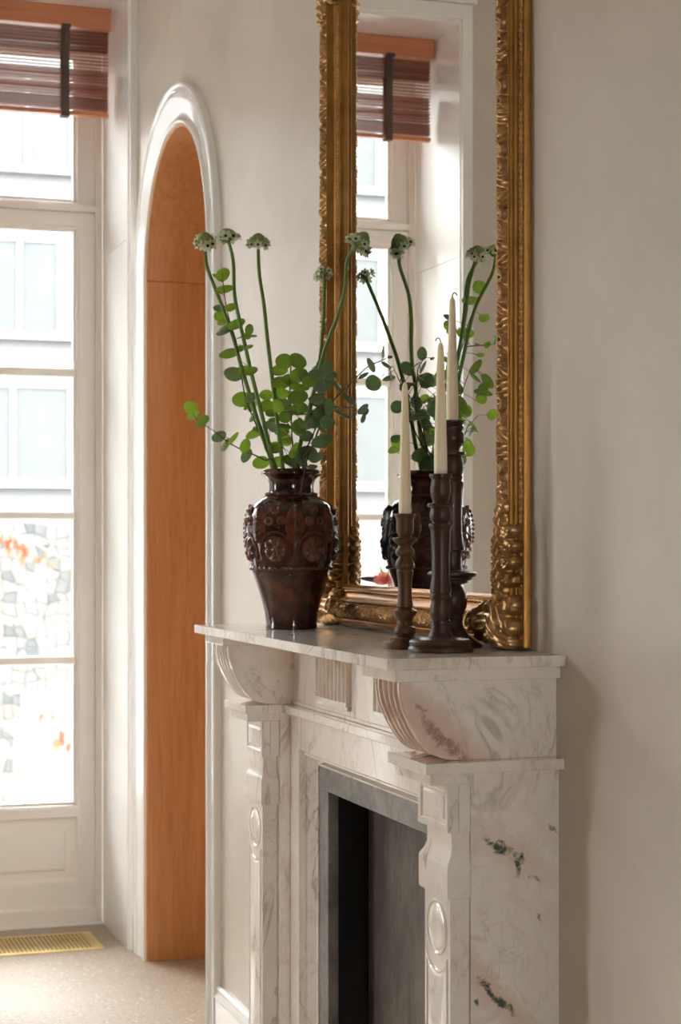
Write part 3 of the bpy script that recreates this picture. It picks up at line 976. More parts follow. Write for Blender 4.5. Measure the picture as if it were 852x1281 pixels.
def orn(a, b):
    best = -1
    for (la, lb, rl, rs, an, h) in LOBES:
        da, db = a - la, b - lb
        if abs(da) > rl or abs(db) > rl:
            continue
        c_, s_ = math.cos(R(an)), math.sin(R(an))
        p_, q_ = (da * c_ + db * s_) / rl, (-da * s_ + db * c_) / rs
        rr = p_ * p_ + q_ * q_
        if rr < 1:
            rib = .5 + .5 * math.cos(q_ * 11 + p_ * 3.0)
            best = max(best, h * (1 - rr) ** .45 * (.62 + .38 * rib))
    if best > 0 and b > .07:
        best *= .84 + .16 * math.cos(2 * math.pi * (b - .5 * a) / .0175)
    if .0 < math.hypot(a - .127, b - .042) < .020:                  # scroll eye
        q_ = math.hypot(a - .127, b - .042) / .020
        best = max(best, .018 + .005 * math.cos(q_ * 8))
    return best
STEP = .0022
na, nb = int(.168 / STEP), int(.252 / STEP)
HF = {}
for i in range(-5, na):
    for j in range(-2, nb):
        HF[i, j] = orn(i * STEP, j * STEP)
def base_y(w):
    pts_ = OUTER + [(.03, .043)] + INNER
    if w <= 0: return .026
    for (w0, y0), (w1, y1) in zip(pts_, pts_[1:]):
        if w0 <= w <= w1 and w1 > w0:
            return y0 + (y1 - y0) * (w - w0) / (w1 - w0)
    return .012
for ca, cb in ((0, 0), (1, 0), (0, 1), (1, 1)):
    idx, V, F = {}, [], []
    for (i, j), h in HF.items():
        a, b = i * STEP, j * STEP
        near_in = any(HF.get((i + p_, j + q_), -1) > 0 for p_ in (-1, 0, 1) for q_ in (-1, 0, 1))
        if not near_in:
            continue
        w = max(0, min(a, b))
        by = .030 + .010 * math.exp(-((w - .03) / .03) ** 2)
        y = by + max(0, h) * 1.05 if h > 0 else by - .016
        idx[i, j] = len(V)
        V.append((MX0 + a if ca == 0 else MX1 - a, y, MZ0 + b if cb == 0 else MZ1 - b))
    for (i, j) in idx:
        q = [(i, j), (i + 1, j), (i + 1, j + 1), (i, j + 1)]
        if all(k in idx for k in q) and any(HF[k] > 0 for k in q):
            F.append(tuple(idx[k] for k in q))
    o = mesh('corner_ornament', V, F, 'gilt_carved', mir, True)
    md = o.modifiers.new('thick', 'SOLIDIFY')
    md.thickness = .005
    md.offset = -1 if True else 1

# stems and sprigs of the bouquet: points along each, leaves as (place, size, rotation)
FLOWER_STEMS = [
     [(3.6825, 0.315, 1.9695), (3.7145, 0.3029, 1.9292), (3.6945, 0.2883, 1.875), (3.6729, 0.2753, 1.827), (3.6575, 0.2608, 1.7743), (3.6558, 0.2453, 1.7184), (3.6498, 0.2312, 1.6672), (3.64, 0.2127, 1.6004), (3.6296, 0.1971, 1.5441), (3.6228, 0.185, 1.5005), (3.573, 0.1467, 1.26)] ,
     [(3.5485, 0.3, 1.9567), (3.5478, 0.2899, 1.9152), (3.5951, 0.2748, 1.8574), (3.6046, 0.2619, 1.8037), (3.6043, 0.2488, 1.7486), (3.6043, 0.2358, 1.6936), (3.5988, 0.2215, 1.6331), (3.5942, 0.2072, 1.5724), (3.5965, 0.19, 1.4994), (3.5809, 0.1452, 1.26)] ,
     [(3.5236, 0.244, 1.9457), (3.5438, 0.236, 1.8921), (3.5409, 0.2275, 1.8324), (3.5486, 0.2177, 1.764), (3.5532, 0.2085, 1.6998), (3.5566, 0.1973, 1.6208), (3.5607, 0.1881, 1.5555), (3.5648, 0.18, 1.4983), (3.5904, 0.1482, 1.26)] ,
     [(3.6848, 0.052, 1.9181), (3.6414, 0.0664, 1.8469), (3.6063, 0.0816, 1.7752), (3.5858, 0.0944, 1.7165), (3.5795, 0.1086, 1.6544), (3.5838, 0.1205, 1.6039), (3.5928, 0.1337, 1.5483), (3.5906, 0.145, 1.4998), (3.5827, 0.1587, 1.26)] ,
     [(3.4603, 0.055, 1.9429), (3.4857, 0.0582, 1.9352), (3.4992, 0.0632, 1.9142), (3.4781, 0.0744, 1.8556), (3.4894, 0.0847, 1.8075), (3.5163, 0.0945, 1.765), (3.5361, 0.1039, 1.7219), (3.5441, 0.1144, 1.6717), (3.5585, 0.1257, 1.6176), (3.5699, 0.1383, 1.5569), (3.5656, 0.15, 1.4987), (3.5902, 0.1572, 1.26)] ,
]
BRANCHES = [
    ( [(3.5976, 0.3, 1.8991), (3.6307, 0.2863, 1.8563), (3.6464, 0.2719, 1.8089), (3.6435, 0.2571, 1.7591), (3.6756, 0.2381, 1.6957), (3.69, 0.2237, 1.6466), (3.6655, 0.206, 1.5862), (3.6485, 0.1933, 1.5434), (3.628, 0.18, 1.4991), (3.5714, 0.1482, 1.28)] ,
      [(3.624, 0.2923, 1.8996, 0.0164, 2.35, -0.69, -1.95), (3.6392, 0.3039, 1.8988, 0.0073, 2.45, -0.52, 1.41), (3.6494, 0.2821, 1.8743, 0.0202, 2.81, -0.21, -1.86), (3.7376, 0.269, 1.8458, 0.015, 2.41, 0.0, 1.32), (3.5827, 0.2863, 1.8271, 0.0126, 2.48, -0.35, -1.88), (3.7459, 0.2681, 1.8287, 0.0122, 1.65, 0.0, 1.32), (3.7187, 0.2665, 1.8112, 0.0131, 0.48, 0.26, 1.28), (3.6709, 0.2753, 1.7924, 0.0222, 2.58, 0.52, 1.25), (3.6289, 0.2621, 1.7998, 0.0201, 2.7, -0.43, -1.89), (3.491, 0.2709, 1.7709, 0.0115, 1.61, -1.36, -2.43), (3.5212, 0.2673, 1.762, 0.0089, 2.14, -0.0, -1.84), (3.5344, 0.2506, 1.7629, 0.0071, 0.53, -0.0, -1.84), (3.7099, 0.2564, 1.7473, 0.0224, 2.51, 0.26, 1.29), (3.6662, 0.2434, 1.7504, 0.0129, 0.72, -0.35, -1.87), (3.5373, 0.2594, 1.7423, 0.0089, 2.73, -0.26, -1.87), (3.763, 0.2323, 1.7085, 0.0208, 2.09, -0.17, 1.33), (3.6579, 0.2347, 1.7037, 0.0166, 0.83, 0.17, -1.82), (3.6045, 0.2282, 1.6997, 0.0046, 0.74, -0.0, -1.84), (3.7184, 0.2269, 1.6504, 0.0206, 2.02, 0.17, 1.29), (3.6226, 0.2335, 1.6463, 0.0146, 2.39, -0.52, -1.89), (3.7009, 0.2181, 1.634, 0.0112, 2.52, 0.7, 1.24), (3.7013, 0.2018, 1.5742, 0.0206, 0.46, 0.44, 1.27), (3.6884, 0.1996, 1.5867, 0.0112, 2.35, 0.17, 1.29), (3.5564, 0.2122, 1.5853, 0.0108, 2.22, -0.0, -1.85), (3.79, 0.1807, 1.6405, 0.0144, 0.74, -0.97, -1.95), (3.5489, 0.2514, 1.6927, 0.0145, 0.79, -0.35, -1.88), (3.67, 0.2148, 1.6096, 0.0133, 2.52, 0.99, 1.19), (3.4982, 0.2215, 1.578, 0.0128, 2.41, 1.02, -1.75)] ),
    ( [(3.7323, 0.335, 1.6284), (3.7436, 0.3148, 1.6024), (3.7234, 0.3024, 1.5912), (3.7017, 0.2869, 1.5767), (3.6821, 0.2694, 1.559), (3.6576, 0.2516, 1.5429), (3.6246, 0.233, 1.5299), (3.5918, 0.2129, 1.5154), (3.5699, 0.19, 1.4934), (3.5889, 0.1452, 1.28)] ,
      [(3.6798, 0.3469, 1.6279, 0.0147, 2.0, -0.0, -1.81), (3.7889, 0.3145, 1.6173, 0.0152, 0.6, 0.35, 1.31), (3.709, 0.3131, 1.5999, 0.0167, 0.82, -0.7, -1.87), (3.7187, 0.2763, 1.5702, 0.0168, 2.27, 0.44, 1.29), (3.7062, 0.2661, 1.5519, 0.0168, 2.57, 1.04, 1.22), (3.6363, 0.2673, 1.5622, 0.0165, 2.89, -0.87, -1.9), (3.5896, 0.2539, 1.5436, 0.0154, 2.43, -1.22, -1.99), (3.6144, 0.243, 1.5241, 0.0164, 0.63, 1.05, 1.22), (3.6255, 0.2095, 1.5098, 0.0183, 0.88, 0.17, 1.29)] ),
    ( [(3.4392, 0.2, 1.7093), (3.4707, 0.1922, 1.6629), (3.4903, 0.1846, 1.6163), (3.5099, 0.1771, 1.5692), (3.5226, 0.1715, 1.5342), (3.5387, 0.165, 1.4925), (3.5982, 0.1527, 1.28)] ,
      [(3.5218, 0.1902, 1.7123, 0.0179, 1.27, 0.0, 1.28), (3.4101, 0.1942, 1.7034, 0.0191, 2.3, 0.52, -1.81), (3.5731, 0.1851, 1.6981, 0.0181, 0.68, 0.17, 1.27), (3.3714, 0.204, 1.6699, 0.0189, 1.06, -0.35, -1.9), (3.5227, 0.1978, 1.6702, 0.0197, 2.24, 0.0, 1.29), (3.4977, 0.1814, 1.6723, 0.0214, 0.71, -0.0, -1.86), (3.6751, 0.1841, 1.6556, 0.0149, 0.87, 0.0, 1.29), (3.6438, 0.192, 1.6313, 0.0157, 1.84, 0.0, 1.29), (3.6088, 0.1918, 1.6123, 0.0128, 0.72, 0.0, 1.29), (3.5551, 0.1842, 1.6502, 0.0199, 0.39, -0.26, 1.31), (3.3841, 0.2001, 1.6463, 0.0207, 0.47, 0.09, -1.86), (3.4603, 0.1789, 1.6343, 0.0212, 0.93, -0.17, -1.88), (3.5229, 0.1878, 1.6226, 0.0215, 0.39, -0.96, 1.39), (3.3521, 0.1889, 1.6576, 0.0154, 2.34, -0.0, -1.87), (3.4267, 0.1814, 1.6121, 0.0122, 1.11, -0.0, -1.87), (3.4817, 0.1744, 1.603, 0.0177, 0.32, 0.09, -1.86), (3.5034, 0.1936, 1.5984, 0.0142, 1.3, 0.0, 1.28), (3.5852, 0.1764, 1.5758, 0.0164, 1.03, 0.0, 1.28), (3.5566, 0.1768, 1.5818, 0.0145, 0.32, -0.26, 1.3), (3.4819, 0.1693, 1.5791, 0.016, 1.85, -0.0, -1.87), (3.5874, 0.1636, 1.5538, 0.0128, 0.55, 0.0, 1.28), (3.498, 0.1744, 1.5382, 0.0107, 2.73, -1.04, -1.96), (3.5473, 0.1715, 1.5177, 0.0144, 2.42, 0.0, 1.28), (3.6362, 0.1696, 1.5139, 0.0129, 1.76, 0.0, 1.29), (3.4851, 0.1822, 1.5224, 0.0089, 1.9, -0.0, -1.86), (3.6417, 0.1874, 1.5919, 0.0111, 2.09, 0.0, 1.29), (3.4981, 0.21, 1.6194, 0.0148, 1.91, -1.03, 1.41), (3.5949, 0.1857, 1.5382, 0.0155, 0.76, 0.24, 1.27), (3.4628, 0.1826, 1.6165, 0.0118, 2.48, -0.47, -1.9), (3.5975, 0.1829, 1.6501, 0.013, 2.23, 0.88, 1.19), (3.7014, 0.1332, 1.566, 0.0167, 2.09, -0.83, 1.35), (3.4929, 0.172, 1.5702, 0.0136, 0.82, 0.86, -1.79), (3.4353, 0.219, 1.641, 0.0132, 2.01, -0.63, 1.34), (3.7448, 0.144, 1.5497, 0.0191, 0.64, -0.02, 1.29), (3.4864, 0.1618, 1.6112, 0.0117, 2.69, -0.2, -1.88), (3.4215, 0.1824, 1.5812, 0.0122, 2.69, 1.03, -1.76), (3.6526, 0.1734, 1.6029, 0.0127, 2.56, -0.01, 1.29), (3.6358, 0.1516, 1.6227, 0.0188, 0.77, -0.85, 1.37)] ),
    ( [(3.601, 0.085, 1.7187), (3.5823, 0.0945, 1.6833), (3.5224, 0.11, 1.6236), (3.5189, 0.1231, 1.5789), (3.5382, 0.136, 1.5388), (3.5486, 0.15, 1.4931), (3.5953, 0.1572, 1.28)] ,
      [(3.5452, 0.0953, 1.7078, 0.0182, 1.22, -0.0, -1.88), (3.629, 0.0913, 1.704, 0.0139, 2.14, 1.21, 1.01), (3.4789, 0.1018, 1.6844, 0.0107, 2.25, -0.0, -1.88), (3.5343, 0.0959, 1.6759, 0.0163, 2.95, -0.09, -1.89), (3.6404, 0.0909, 1.6952, 0.0149, 0.43, 0.0, 1.27), (3.5602, 0.0937, 1.6705, 0.0109, 0.82, -0.0, -1.88), (3.534, 0.1141, 1.6369, 0.0163, 1.7, 0.0, 1.26), (3.4422, 0.1176, 1.6128, 0.0141, 0.44, 1.38, 0.86), (3.5038, 0.1177, 1.6076, 0.0161, 1.17, -0.0, -1.88), (3.5775, 0.1127, 1.609, 0.0128, 1.7, 0.0, 1.27), (3.4224, 0.1288, 1.5841, 0.0158, 2.11, -0.0, -1.88), (3.5152, 0.1291, 1.5897, 0.0144, 1.73, 0.0, 1.27), (3.4261, 0.1394, 1.5482, 0.0228, 2.54, -0.35, -1.9), (3.5578, 0.1279, 1.5305, 0.02, 2.23, -0.0, -1.87), (3.4408, 0.1466, 1.5132, 0.0141, 0.9, -0.52, -1.9), (3.4557, 0.1498, 1.497, 0.0106, 2.66, -0.0, -1.87), (3.4491, 0.132, 1.5685, 0.0141, 0.4, 0.7, -1.83), (3.5446, 0.1461, 1.5143, 0.0217, 2.64, -0.87, 1.33), (3.5314, 0.1398, 1.5613, 0.0144, 1.01, 0.0, 1.27), (3.5808, 0.1558, 1.5058, 0.0182, 0.36, -0.35, 1.29), (3.4461, 0.1356, 1.6574, 0.0155, 2.1, 0.93, -1.76), (3.5369, 0.1304, 1.5903, 0.0157, 2.39, 1.03, 1.16), (3.6628, 0.0614, 1.6866, 0.0197, 1.29, 0.55, -1.83), (3.5136, 0.1266, 1.6854, 0.0161, 0.81, 0.19, 1.25), (3.5104, 0.1285, 1.6776, 0.0172, 0.99, 0.18, 1.25), (3.5601, 0.0796, 1.6284, 0.0152, 0.97, 1.0, -1.76), (3.4791, 0.134, 1.6337, 0.0172, 2.47, -0.12, 1.27), (3.4546, 0.1318, 1.6723, 0.0138, 0.64, -0.59, -1.94), (3.5783, 0.0831, 1.5634, 0.0121, 2.43, -0.44, -1.91)] ),
    ( [(3.297, 0.04, 1.7053), (3.3368, 0.0489, 1.6995), (3.3806, 0.0587, 1.6923), (3.4165, 0.0699, 1.6745), (3.4525, 0.0815, 1.6547), (3.4937, 0.0952, 1.6301), (3.5127, 0.1131, 1.5869), (3.5177, 0.1321, 1.5378), (3.5262, 0.15, 1.4922), (3.602, 0.1572, 1.28)] ,
      [(3.3563, 0.0614, 1.6931, 0.0156, 0.23, -1.12, 1.44), (3.3857, 0.0651, 1.6743, 0.0122, 0.47, -0.52, -1.96), (3.3253, 0.0471, 1.7163, 0.0138, -2.45, -1.43, -2.79), (3.3362, 0.0344, 1.693, 0.0121, 2.9, 0.61, -1.85), (3.3957, 0.0921, 1.6289, 0.0157, 2.85, 0.7, -1.83), (3.5122, 0.0794, 1.6669, 0.0126, 2.57, -0.78, 1.34), (3.2773, 0.0488, 1.7024, 0.0051, 2.52, -0.0, -1.92)] ),
    ( [(3.396, 0.055, 1.5983), (3.4246, 0.0638, 1.608), (3.4455, 0.0703, 1.6158), (3.514, 0.0869, 1.6203), (3.5389, 0.1013, 1.5971), (3.5302, 0.1248, 1.5468), (3.5095, 0.15, 1.4915), (3.607, 0.1572, 1.28)] ,
      [(3.3702, 0.0713, 1.6069, 0.0139, 0.63, -0.78, -1.98), (3.4065, 0.0539, 1.6043, 0.0088, 0.89, -0.87, -1.99), (3.4232, 0.0541, 1.5923, 0.0088, 2.3, 1.22, 1.05), (3.4525, 0.0871, 1.6001, 0.0195, 0.26, 0.44, -1.86), (3.4681, 0.0599, 1.618, 0.0071, 3.11, -1.21, -2.1)] ),
]

# ------------------------------------------------------------------ candlesticks and candles
TOP = 1.1653                                  # upper face of the mantel shelf
def profile(rows, v_top, v_bot, z_top, px):
    """rows of (height mark, radius mark) -> (radius m, height above the shelf m)"""
    k = (z_top - TOP) / (v_bot - v_top)
    return [(r * px, (v_bot - v) * k) for v, r in rows]
def spool(prof):
    """round the arrises a little: doubled points at sharp changes keep discs crisp"""
    out = []
    for (r0, z0), (r1, z1) in zip(prof, prof[1:]):
        out.append((r0, z0))
        out.append(((r0 * 2 + r1) / 3, (z0 * 2 + z1) / 3))
        out.append(((r0 + 2 * r1) / 3, (z0 + 2 * z1) / 3))
    out.append(prof[-1])
    return out
def candlestick(loc, prof, cuts, mat, label, wax_label, wax_r0, wax_r1, wax_top, lean=0):
    """prof runs from the rim down; cuts = heights that part socket, stem and base"""
    st = empty('candlestick', (loc[0], loc[1], TOP), label, 'candlestick', 'turned wooden candlesticks on the mantel')
    z_top = prof[0][1]
    c1, c2 = cuts
    up = [p for p in prof if p[1] >= c1]
    midp = [p for p in prof if c2 <= p[1] <= c1]
    low = [p for p in prof if p[1] <= c2]
    def rad_at(z):
        for (r0, z0), (r1, z1) in zip(prof, prof[1:]):
            if z1 <= z <= z0:
                return r0 + (r1 - r0) * ((z0 - z) / max(1e-6, z0 - z1))
        return prof[-1][0]
    up = [(wax_r0 + .0006, z_top - .006), (wax_r0 + .0010, z_top)] + up + [(rad_at(c1), c1)]
    midp = [(rad_at(c1), c1)] + midp + [(rad_at(c2), c2)]
    low = [(rad_at(c2), c2)] + low
    L = (loc[0], loc[1], TOP)
    lathe('socket', up, L, mat, st, angle=34)
    lathe('stem', midp, L, mat, st, angle=34)
    lathe('base', low, L, mat, st, 56, angle=34)
    # taper candle standing in the socket
    zc = TOP + z_top - .005
    c = empty('taper_candle', (loc[0], loc[1], zc), wax_label, 'candle', 'ivory taper candles')
    H = wax_top - zc
    pr = [(wax_r0 * .98, 0), (wax_r0, .002), (wax_r0 * .995, .03)]
    for k in range(1, 13):
        t = k / 12
        pr.append((wax_r0 + (wax_r1 - wax_r0) * t ** 1.15, .03 + (H - .03 - .010) * t))
    pr += [(wax_r1 * .86, H - .006), (wax_r1 * .55, H - .002), (wax_r1 * .2, H)]
    lathe('wax', pr, (loc[0], loc[1], zc), 'candle_wax', c, 28)
    p0 = Vector((loc[0], loc[1], zc + H - .001))
    cu = Vector((-.31, -.95, 0)) * (1 if lean >= 0 else -1) * .0052
    tube('wick', catmull([p0, p0 + Vector((0, 0, .004)) + cu * .1, p0 + Vector((0, 0, .0075)) + cu * .55, p0 + Vector((0, 0, .0068)) + cu * 1.2, p0 + Vector((0, 0, .003)) + cu * 1.6], 4), .0010, 'wick', c, 6)
P1 = [(72, 77), (84, 77), (92, 70), (110, 62), (185, 62), (205, 60), (222, 48), (240, 46), (243, 86), (250, 90), (262, 86), (285, 62), (300, 46), (312, 50), (326, 63), (340, 68), (352, 67), (365, 58), (378, 46), (390, 48), (408, 60), (425, 68), (445, 71), (458, 66), (466, 58),
      (470, 55), (478, 60), (490, 60), (500, 57), (560, 50), (620, 48), (690, 52), (735, 58), (742, 52), (755, 66), (764, 86), (780, 86), (800, 75), (820, 58), (840, 52), (850, 54), (862, 57), (872, 55), (882, 70), (905, 76), (922, 76), (940, 62), (952, 58), (956, 108), (960, 115), (980, 115), (985, 150), (992, 158), (1015, 160), (1035, 158)]
P2 = [(593, 14.3), (596.5, 14.3), (598, 12.5), (601, 11.3), (604, 11.8), (612, 13), (618, 12.5), (624, 11), (627.5, 9.5), (629, 9.8), (630, 15.5), (632, 17), (634, 16.5), (636, 12), (638, 12.5), (644, 13.9), (650, 13.2), (653.7, 10.8), (655, 11), (656, 14.8), (657.5, 15.3), (659, 15), (661.5, 13.4), (665, 12.7), (683, 11.8), (700, 11.4), (718, 11.4), (728, 12), (735.6, 13.2), (739, 13.6), (741.5, 13.5), (742.6, 12), (745, 13), (747.5, 13.4), (749.5, 12.5),
      (752.3, 11.6), (755, 12.3), (760, 13.2), (765.5, 13.4), (771, 12.8), (774.5, 11.6), (776.4, 11.3), (777.2, 13.2), (781, 13.4), (782, 12.2), (786.7, 12.6), (791, 13.4), (794.6, 14.4), (798, 16.5), (798.8, 30), (800, 35), (801.5, 38), (803.5, 39.6), (806, 39.6), (808.5, 38), (809.8, 39), (812, 40.8), (815.2, 40.8), (816.2, 40)]
P3 = [(526.3, 17), (528.5, 16.8), (530, 14), (532, 13), (534, 14.8), (536.5, 15), (538, 14), (540, 14), (545, 16), (550, 16.2), (554, 15), (555.5, 13.2), (558, 11.5), (562, 9.4), (564.5, 9.4), (565.5, 16.5), (567, 17), (569, 16.5), (571, 12), (574, 13), (580, 14.5), (585, 15), (590, 14), (594, 11.8), (596, 13.4), (598, 13.2), (600.5, 11.5), (602.5, 15.5), (605, 15), (612, 13.5), (625, 12.5), (650, 12), (665, 12.5), (678, 14), (685, 16), (687.5, 15.6), (689, 12.6), (692, 12), (704, 11.6), (709, 12.3), (712.5, 14), (714, 28),
      (715.5, 31), (718, 31), (720, 29), (721.5, 25.5), (724, 25), (725.5, 20.5), (728, 20), (729.5, 15), (731, 10.8), (735, 14.5), (742, 18.3), (750, 19.2), (758, 18), (766, 15), (770, 13), (774, 13.2), (776, 12.2), (781, 13.6), (785, 14.2), (788, 16.5), (794, 21), (799, 27), (803, 33.5), (805, 37), (808.4, 38.2)]
candlestick((2.843, .179), profile(P1, 72, 1035, 1.3918, 2.365e-4), (.180, .052), 'worn_wood', 'short worn brown turned candlestick with ringed stem and stepped base', 'ivory taper candle in the shortest candlestick', .0105, .0050, 1.613, -1)
candlestick((2.744, .1536), profile(P2, 593, 816.2, 1.4552, 2.944 / 2256), (.237, .048), 'dark_wood', 'dark turned candlestick of middle height with broad disc base', 'ivory taper candle in the middle-height candlestick', .0108, .0052, 1.6705, -1)
candlestick((2.858, .0875), profile(P3, 526.3, 808.4, 1.5509, 3.0706 / 2256), (.300, .125), 'dark_wood', 'tallest dark turned candlestick with wide drip disc on its stem', 'ivory taper candle in the tallest candlestick', .0108, .0050, 1.7623, 1)

# ------------------------------------------------------------------ glazed vase
VX, VY = 3.5845, .1555
KV = 3.106e-4
VP = [(1213, 170), (1208, 174), (1195, 172), (1180, 170), (1100, 180), (1000, 205), (900, 238), (830, 262), (800, 270), (760, 279), (700, 290), (640, 298), (580, 303), (520, 303), (470, 296), (420, 279), (385, 257), (355, 222), (335, 190), (322, 164), (310, 156), (300, 152), (270, 148), (240, 151), (215, 162), (198, 182), (186, 200), (179, 206), (172, 204), (164, 194), (152, 178), (148, 168)]
VPROF = [(r * KV, (1213 - v) * KV) for v, r in VP]
vase = empty('vase', (VX, VY, TOP), 'dark brown glazed earthenware vase with raised flowers and leaves', 'vase')
inner = [(VPROF[-1][0] - .003, VPROF[-1][1] - .004), (.046, .318), (.042, .295), (.046, .275), (.07, .24), (.082, .19), (.06, .06), (.03, .012)]
sm = []
for (p0, p1) in zip(VPROF, VPROF[1:]):
    sm += [p0, ((p0[0] + p1[0]) / 2, (p0[1] + p1[1]) / 2)]
sm.append(VPROF[-1])
lathe('body', sm + inner, (VX, VY, TOP), 'vase_glaze', vase, 72, angle=60)
def vrad(z):
    for (r0, z0), (r1, z1) in zip(VPROF, VPROF[1:]):
        if z0 <= z <= z1:
            return r0 + (r1 - r0) * (z - z0) / max(1e-6, z1 - z0)
    return VPROF[0][0]
def vpoint(th, zz, s_, t, h):
    """point on the vase: azimuth th, height zz, offsets s_ (round) and t (up), raised by h"""
    r = vrad(zz + t)
    dr = (vrad(zz + t + .003) - vrad(zz + t - .003)) / .006
    nl = math.hypot(1, dr)
    a = th + s_ / max(r, .02)
    rr = r + h / nl
    return Vector((VX + rr * math.cos(a), VY + rr * math.sin(a), TOP + zz + t - h * dr / nl))
def ring(name, zz, r_add, amp, n, tw, thick):
    V, NS, NR = [], 240, 8
    for i in range(NS):
        a = 2 * math.pi * i / NS
        for j in range(NR):
            b = 2 * math.pi * j / NR
            q = thick * (1 + amp * math.cos(n * a + tw * b))
            r = vrad(zz) + r_add + q * math.cos(b)
            V.append((VX + r * math.cos(a), VY + r * math.sin(a), TOP + zz + q * math.sin(b)))
    F = []
    for i in range(NS):
        for j in range(NR):
            F.append((i * NR + j, ((i + 1) % NS) * NR + j, ((i + 1) % NS) * NR + (j + 1) % NR, i * NR + (j + 1) % NR))
    mesh(name, V, F, 'vase_relief', vase, True)
ring('bead_band', (1213 - 318) * KV, .001, .45, 52, 0, .0030)
ring('rope_band', (1213 - 808) * KV, .0005, .35, 40, 1, .0036)
def polar(name, th, zz, rad, fun, nr=7, na_=36, s0=0, t0=0, sy=1):
    V = [vpoint(th, zz, s0, t0, fun(0, 0))]
    for i in range(1, nr + 1):
        for k in range(na_):
            a = 2 * math.pi * k / na_
            q = i / nr
            h = fun(q, a)
            o_ = 1.0
            V.append(vpoint(th, zz, s0 + rad * q * math.cos(a), t0 + rad * q * math.sin(a) * sy, h if i < nr else -.001))
    F = [(0, 1 + k, 1 + (k + 1) % na_) for k in range(na_)]
    for i in range(nr - 1):
        for k in range(na_):
            F.append((1 + i * na_ + k, 1 + (i + 1) * na_ + k, 1 + (i + 1) * na_ + (k + 1) % na_, 1 + i * na_ + (k + 1) % na_))
    return mesh(name, V, F, 'vase_relief', vase, True)
def f_flower(q, a):
    if q < .22: return .0065 * math.sqrt(max(0, 1 - (q / .22) ** 2)) + .001
    pet = abs(math.cos(3.5 * a)) ** .7
    return .0006 + .0072 * pet * math.sin(math.pi * min(1, (q - .2) / .8)) ** .7
def f_ros(q, a):
    return .0014 + .0056 * (math.cos(q * 7.5) * .5 + .5) * (1 - .5 * q)
ang0 = math.atan2(1.232 - VY, 0 - VX)          # azimuth that faces the room's near end
N7 = 7
for k in range(N7):
    th = ang0 + R(-23 + 5.0) + 2 * math.pi * k / N7 + R(-3)
    zz = (1213 - 685) * KV
    # medallion rim: arch standing on the rope band
    pth = []
    for j in range(25):
        a = math.pi * (j / 24) * 1.24 - .12 * math.pi
        pth.append(vpoint(th, zz, .0345 * math.cos(a), .036 * math.sin(a) if math.sin(a) > 0 else .036 * math.sin(a) * 1.5, .0006))
    tube('medallion_rim', pth, .0021, 'vase_relief', vase, 6)
    polar('flower_relief', th, zz, .0265, f_flower, 7, 42, 0, .001)
    zr = (1213 - 470) * KV
    for ds, dt in ((-.012, -.009), (.014, -.008), (.0, .013)):
        polar('rosette_relief', th, zr, .0100, f_ros, 7, 20, ds, dt)
    # feathered leaf between the medallions
    tl = th + math.pi / N7
    zl = (1213 - 515) * KV
    V, F = [], []
    NU, NV = 15, 34
    for i in range(NU):
        for j in range(NV):
            u, v_ = i / (NU - 1) * 2 - 1, j / (NV - 1)
            wd = .0215 * math.sin(math.pi * min(1, v_ * .93 + .07)) ** .7
            h = .0052 * max(0, 1 - abs(u)) ** .5 * (.25 + .75 * abs(math.sin(math.pi * (v_ * 9 - abs(u) * 1.6)))) + (.003 if abs(u) < .1 else 0)
            if abs(u) > .99 or j in (0, NV - 1): h = -.0006
            V.append(vpoint(tl, zl, u * wd, (v_ - .5) * .080, h))
    mesh('leaf_relief', V, grid_faces(NU, NV), 'vase_relief', vase, True)

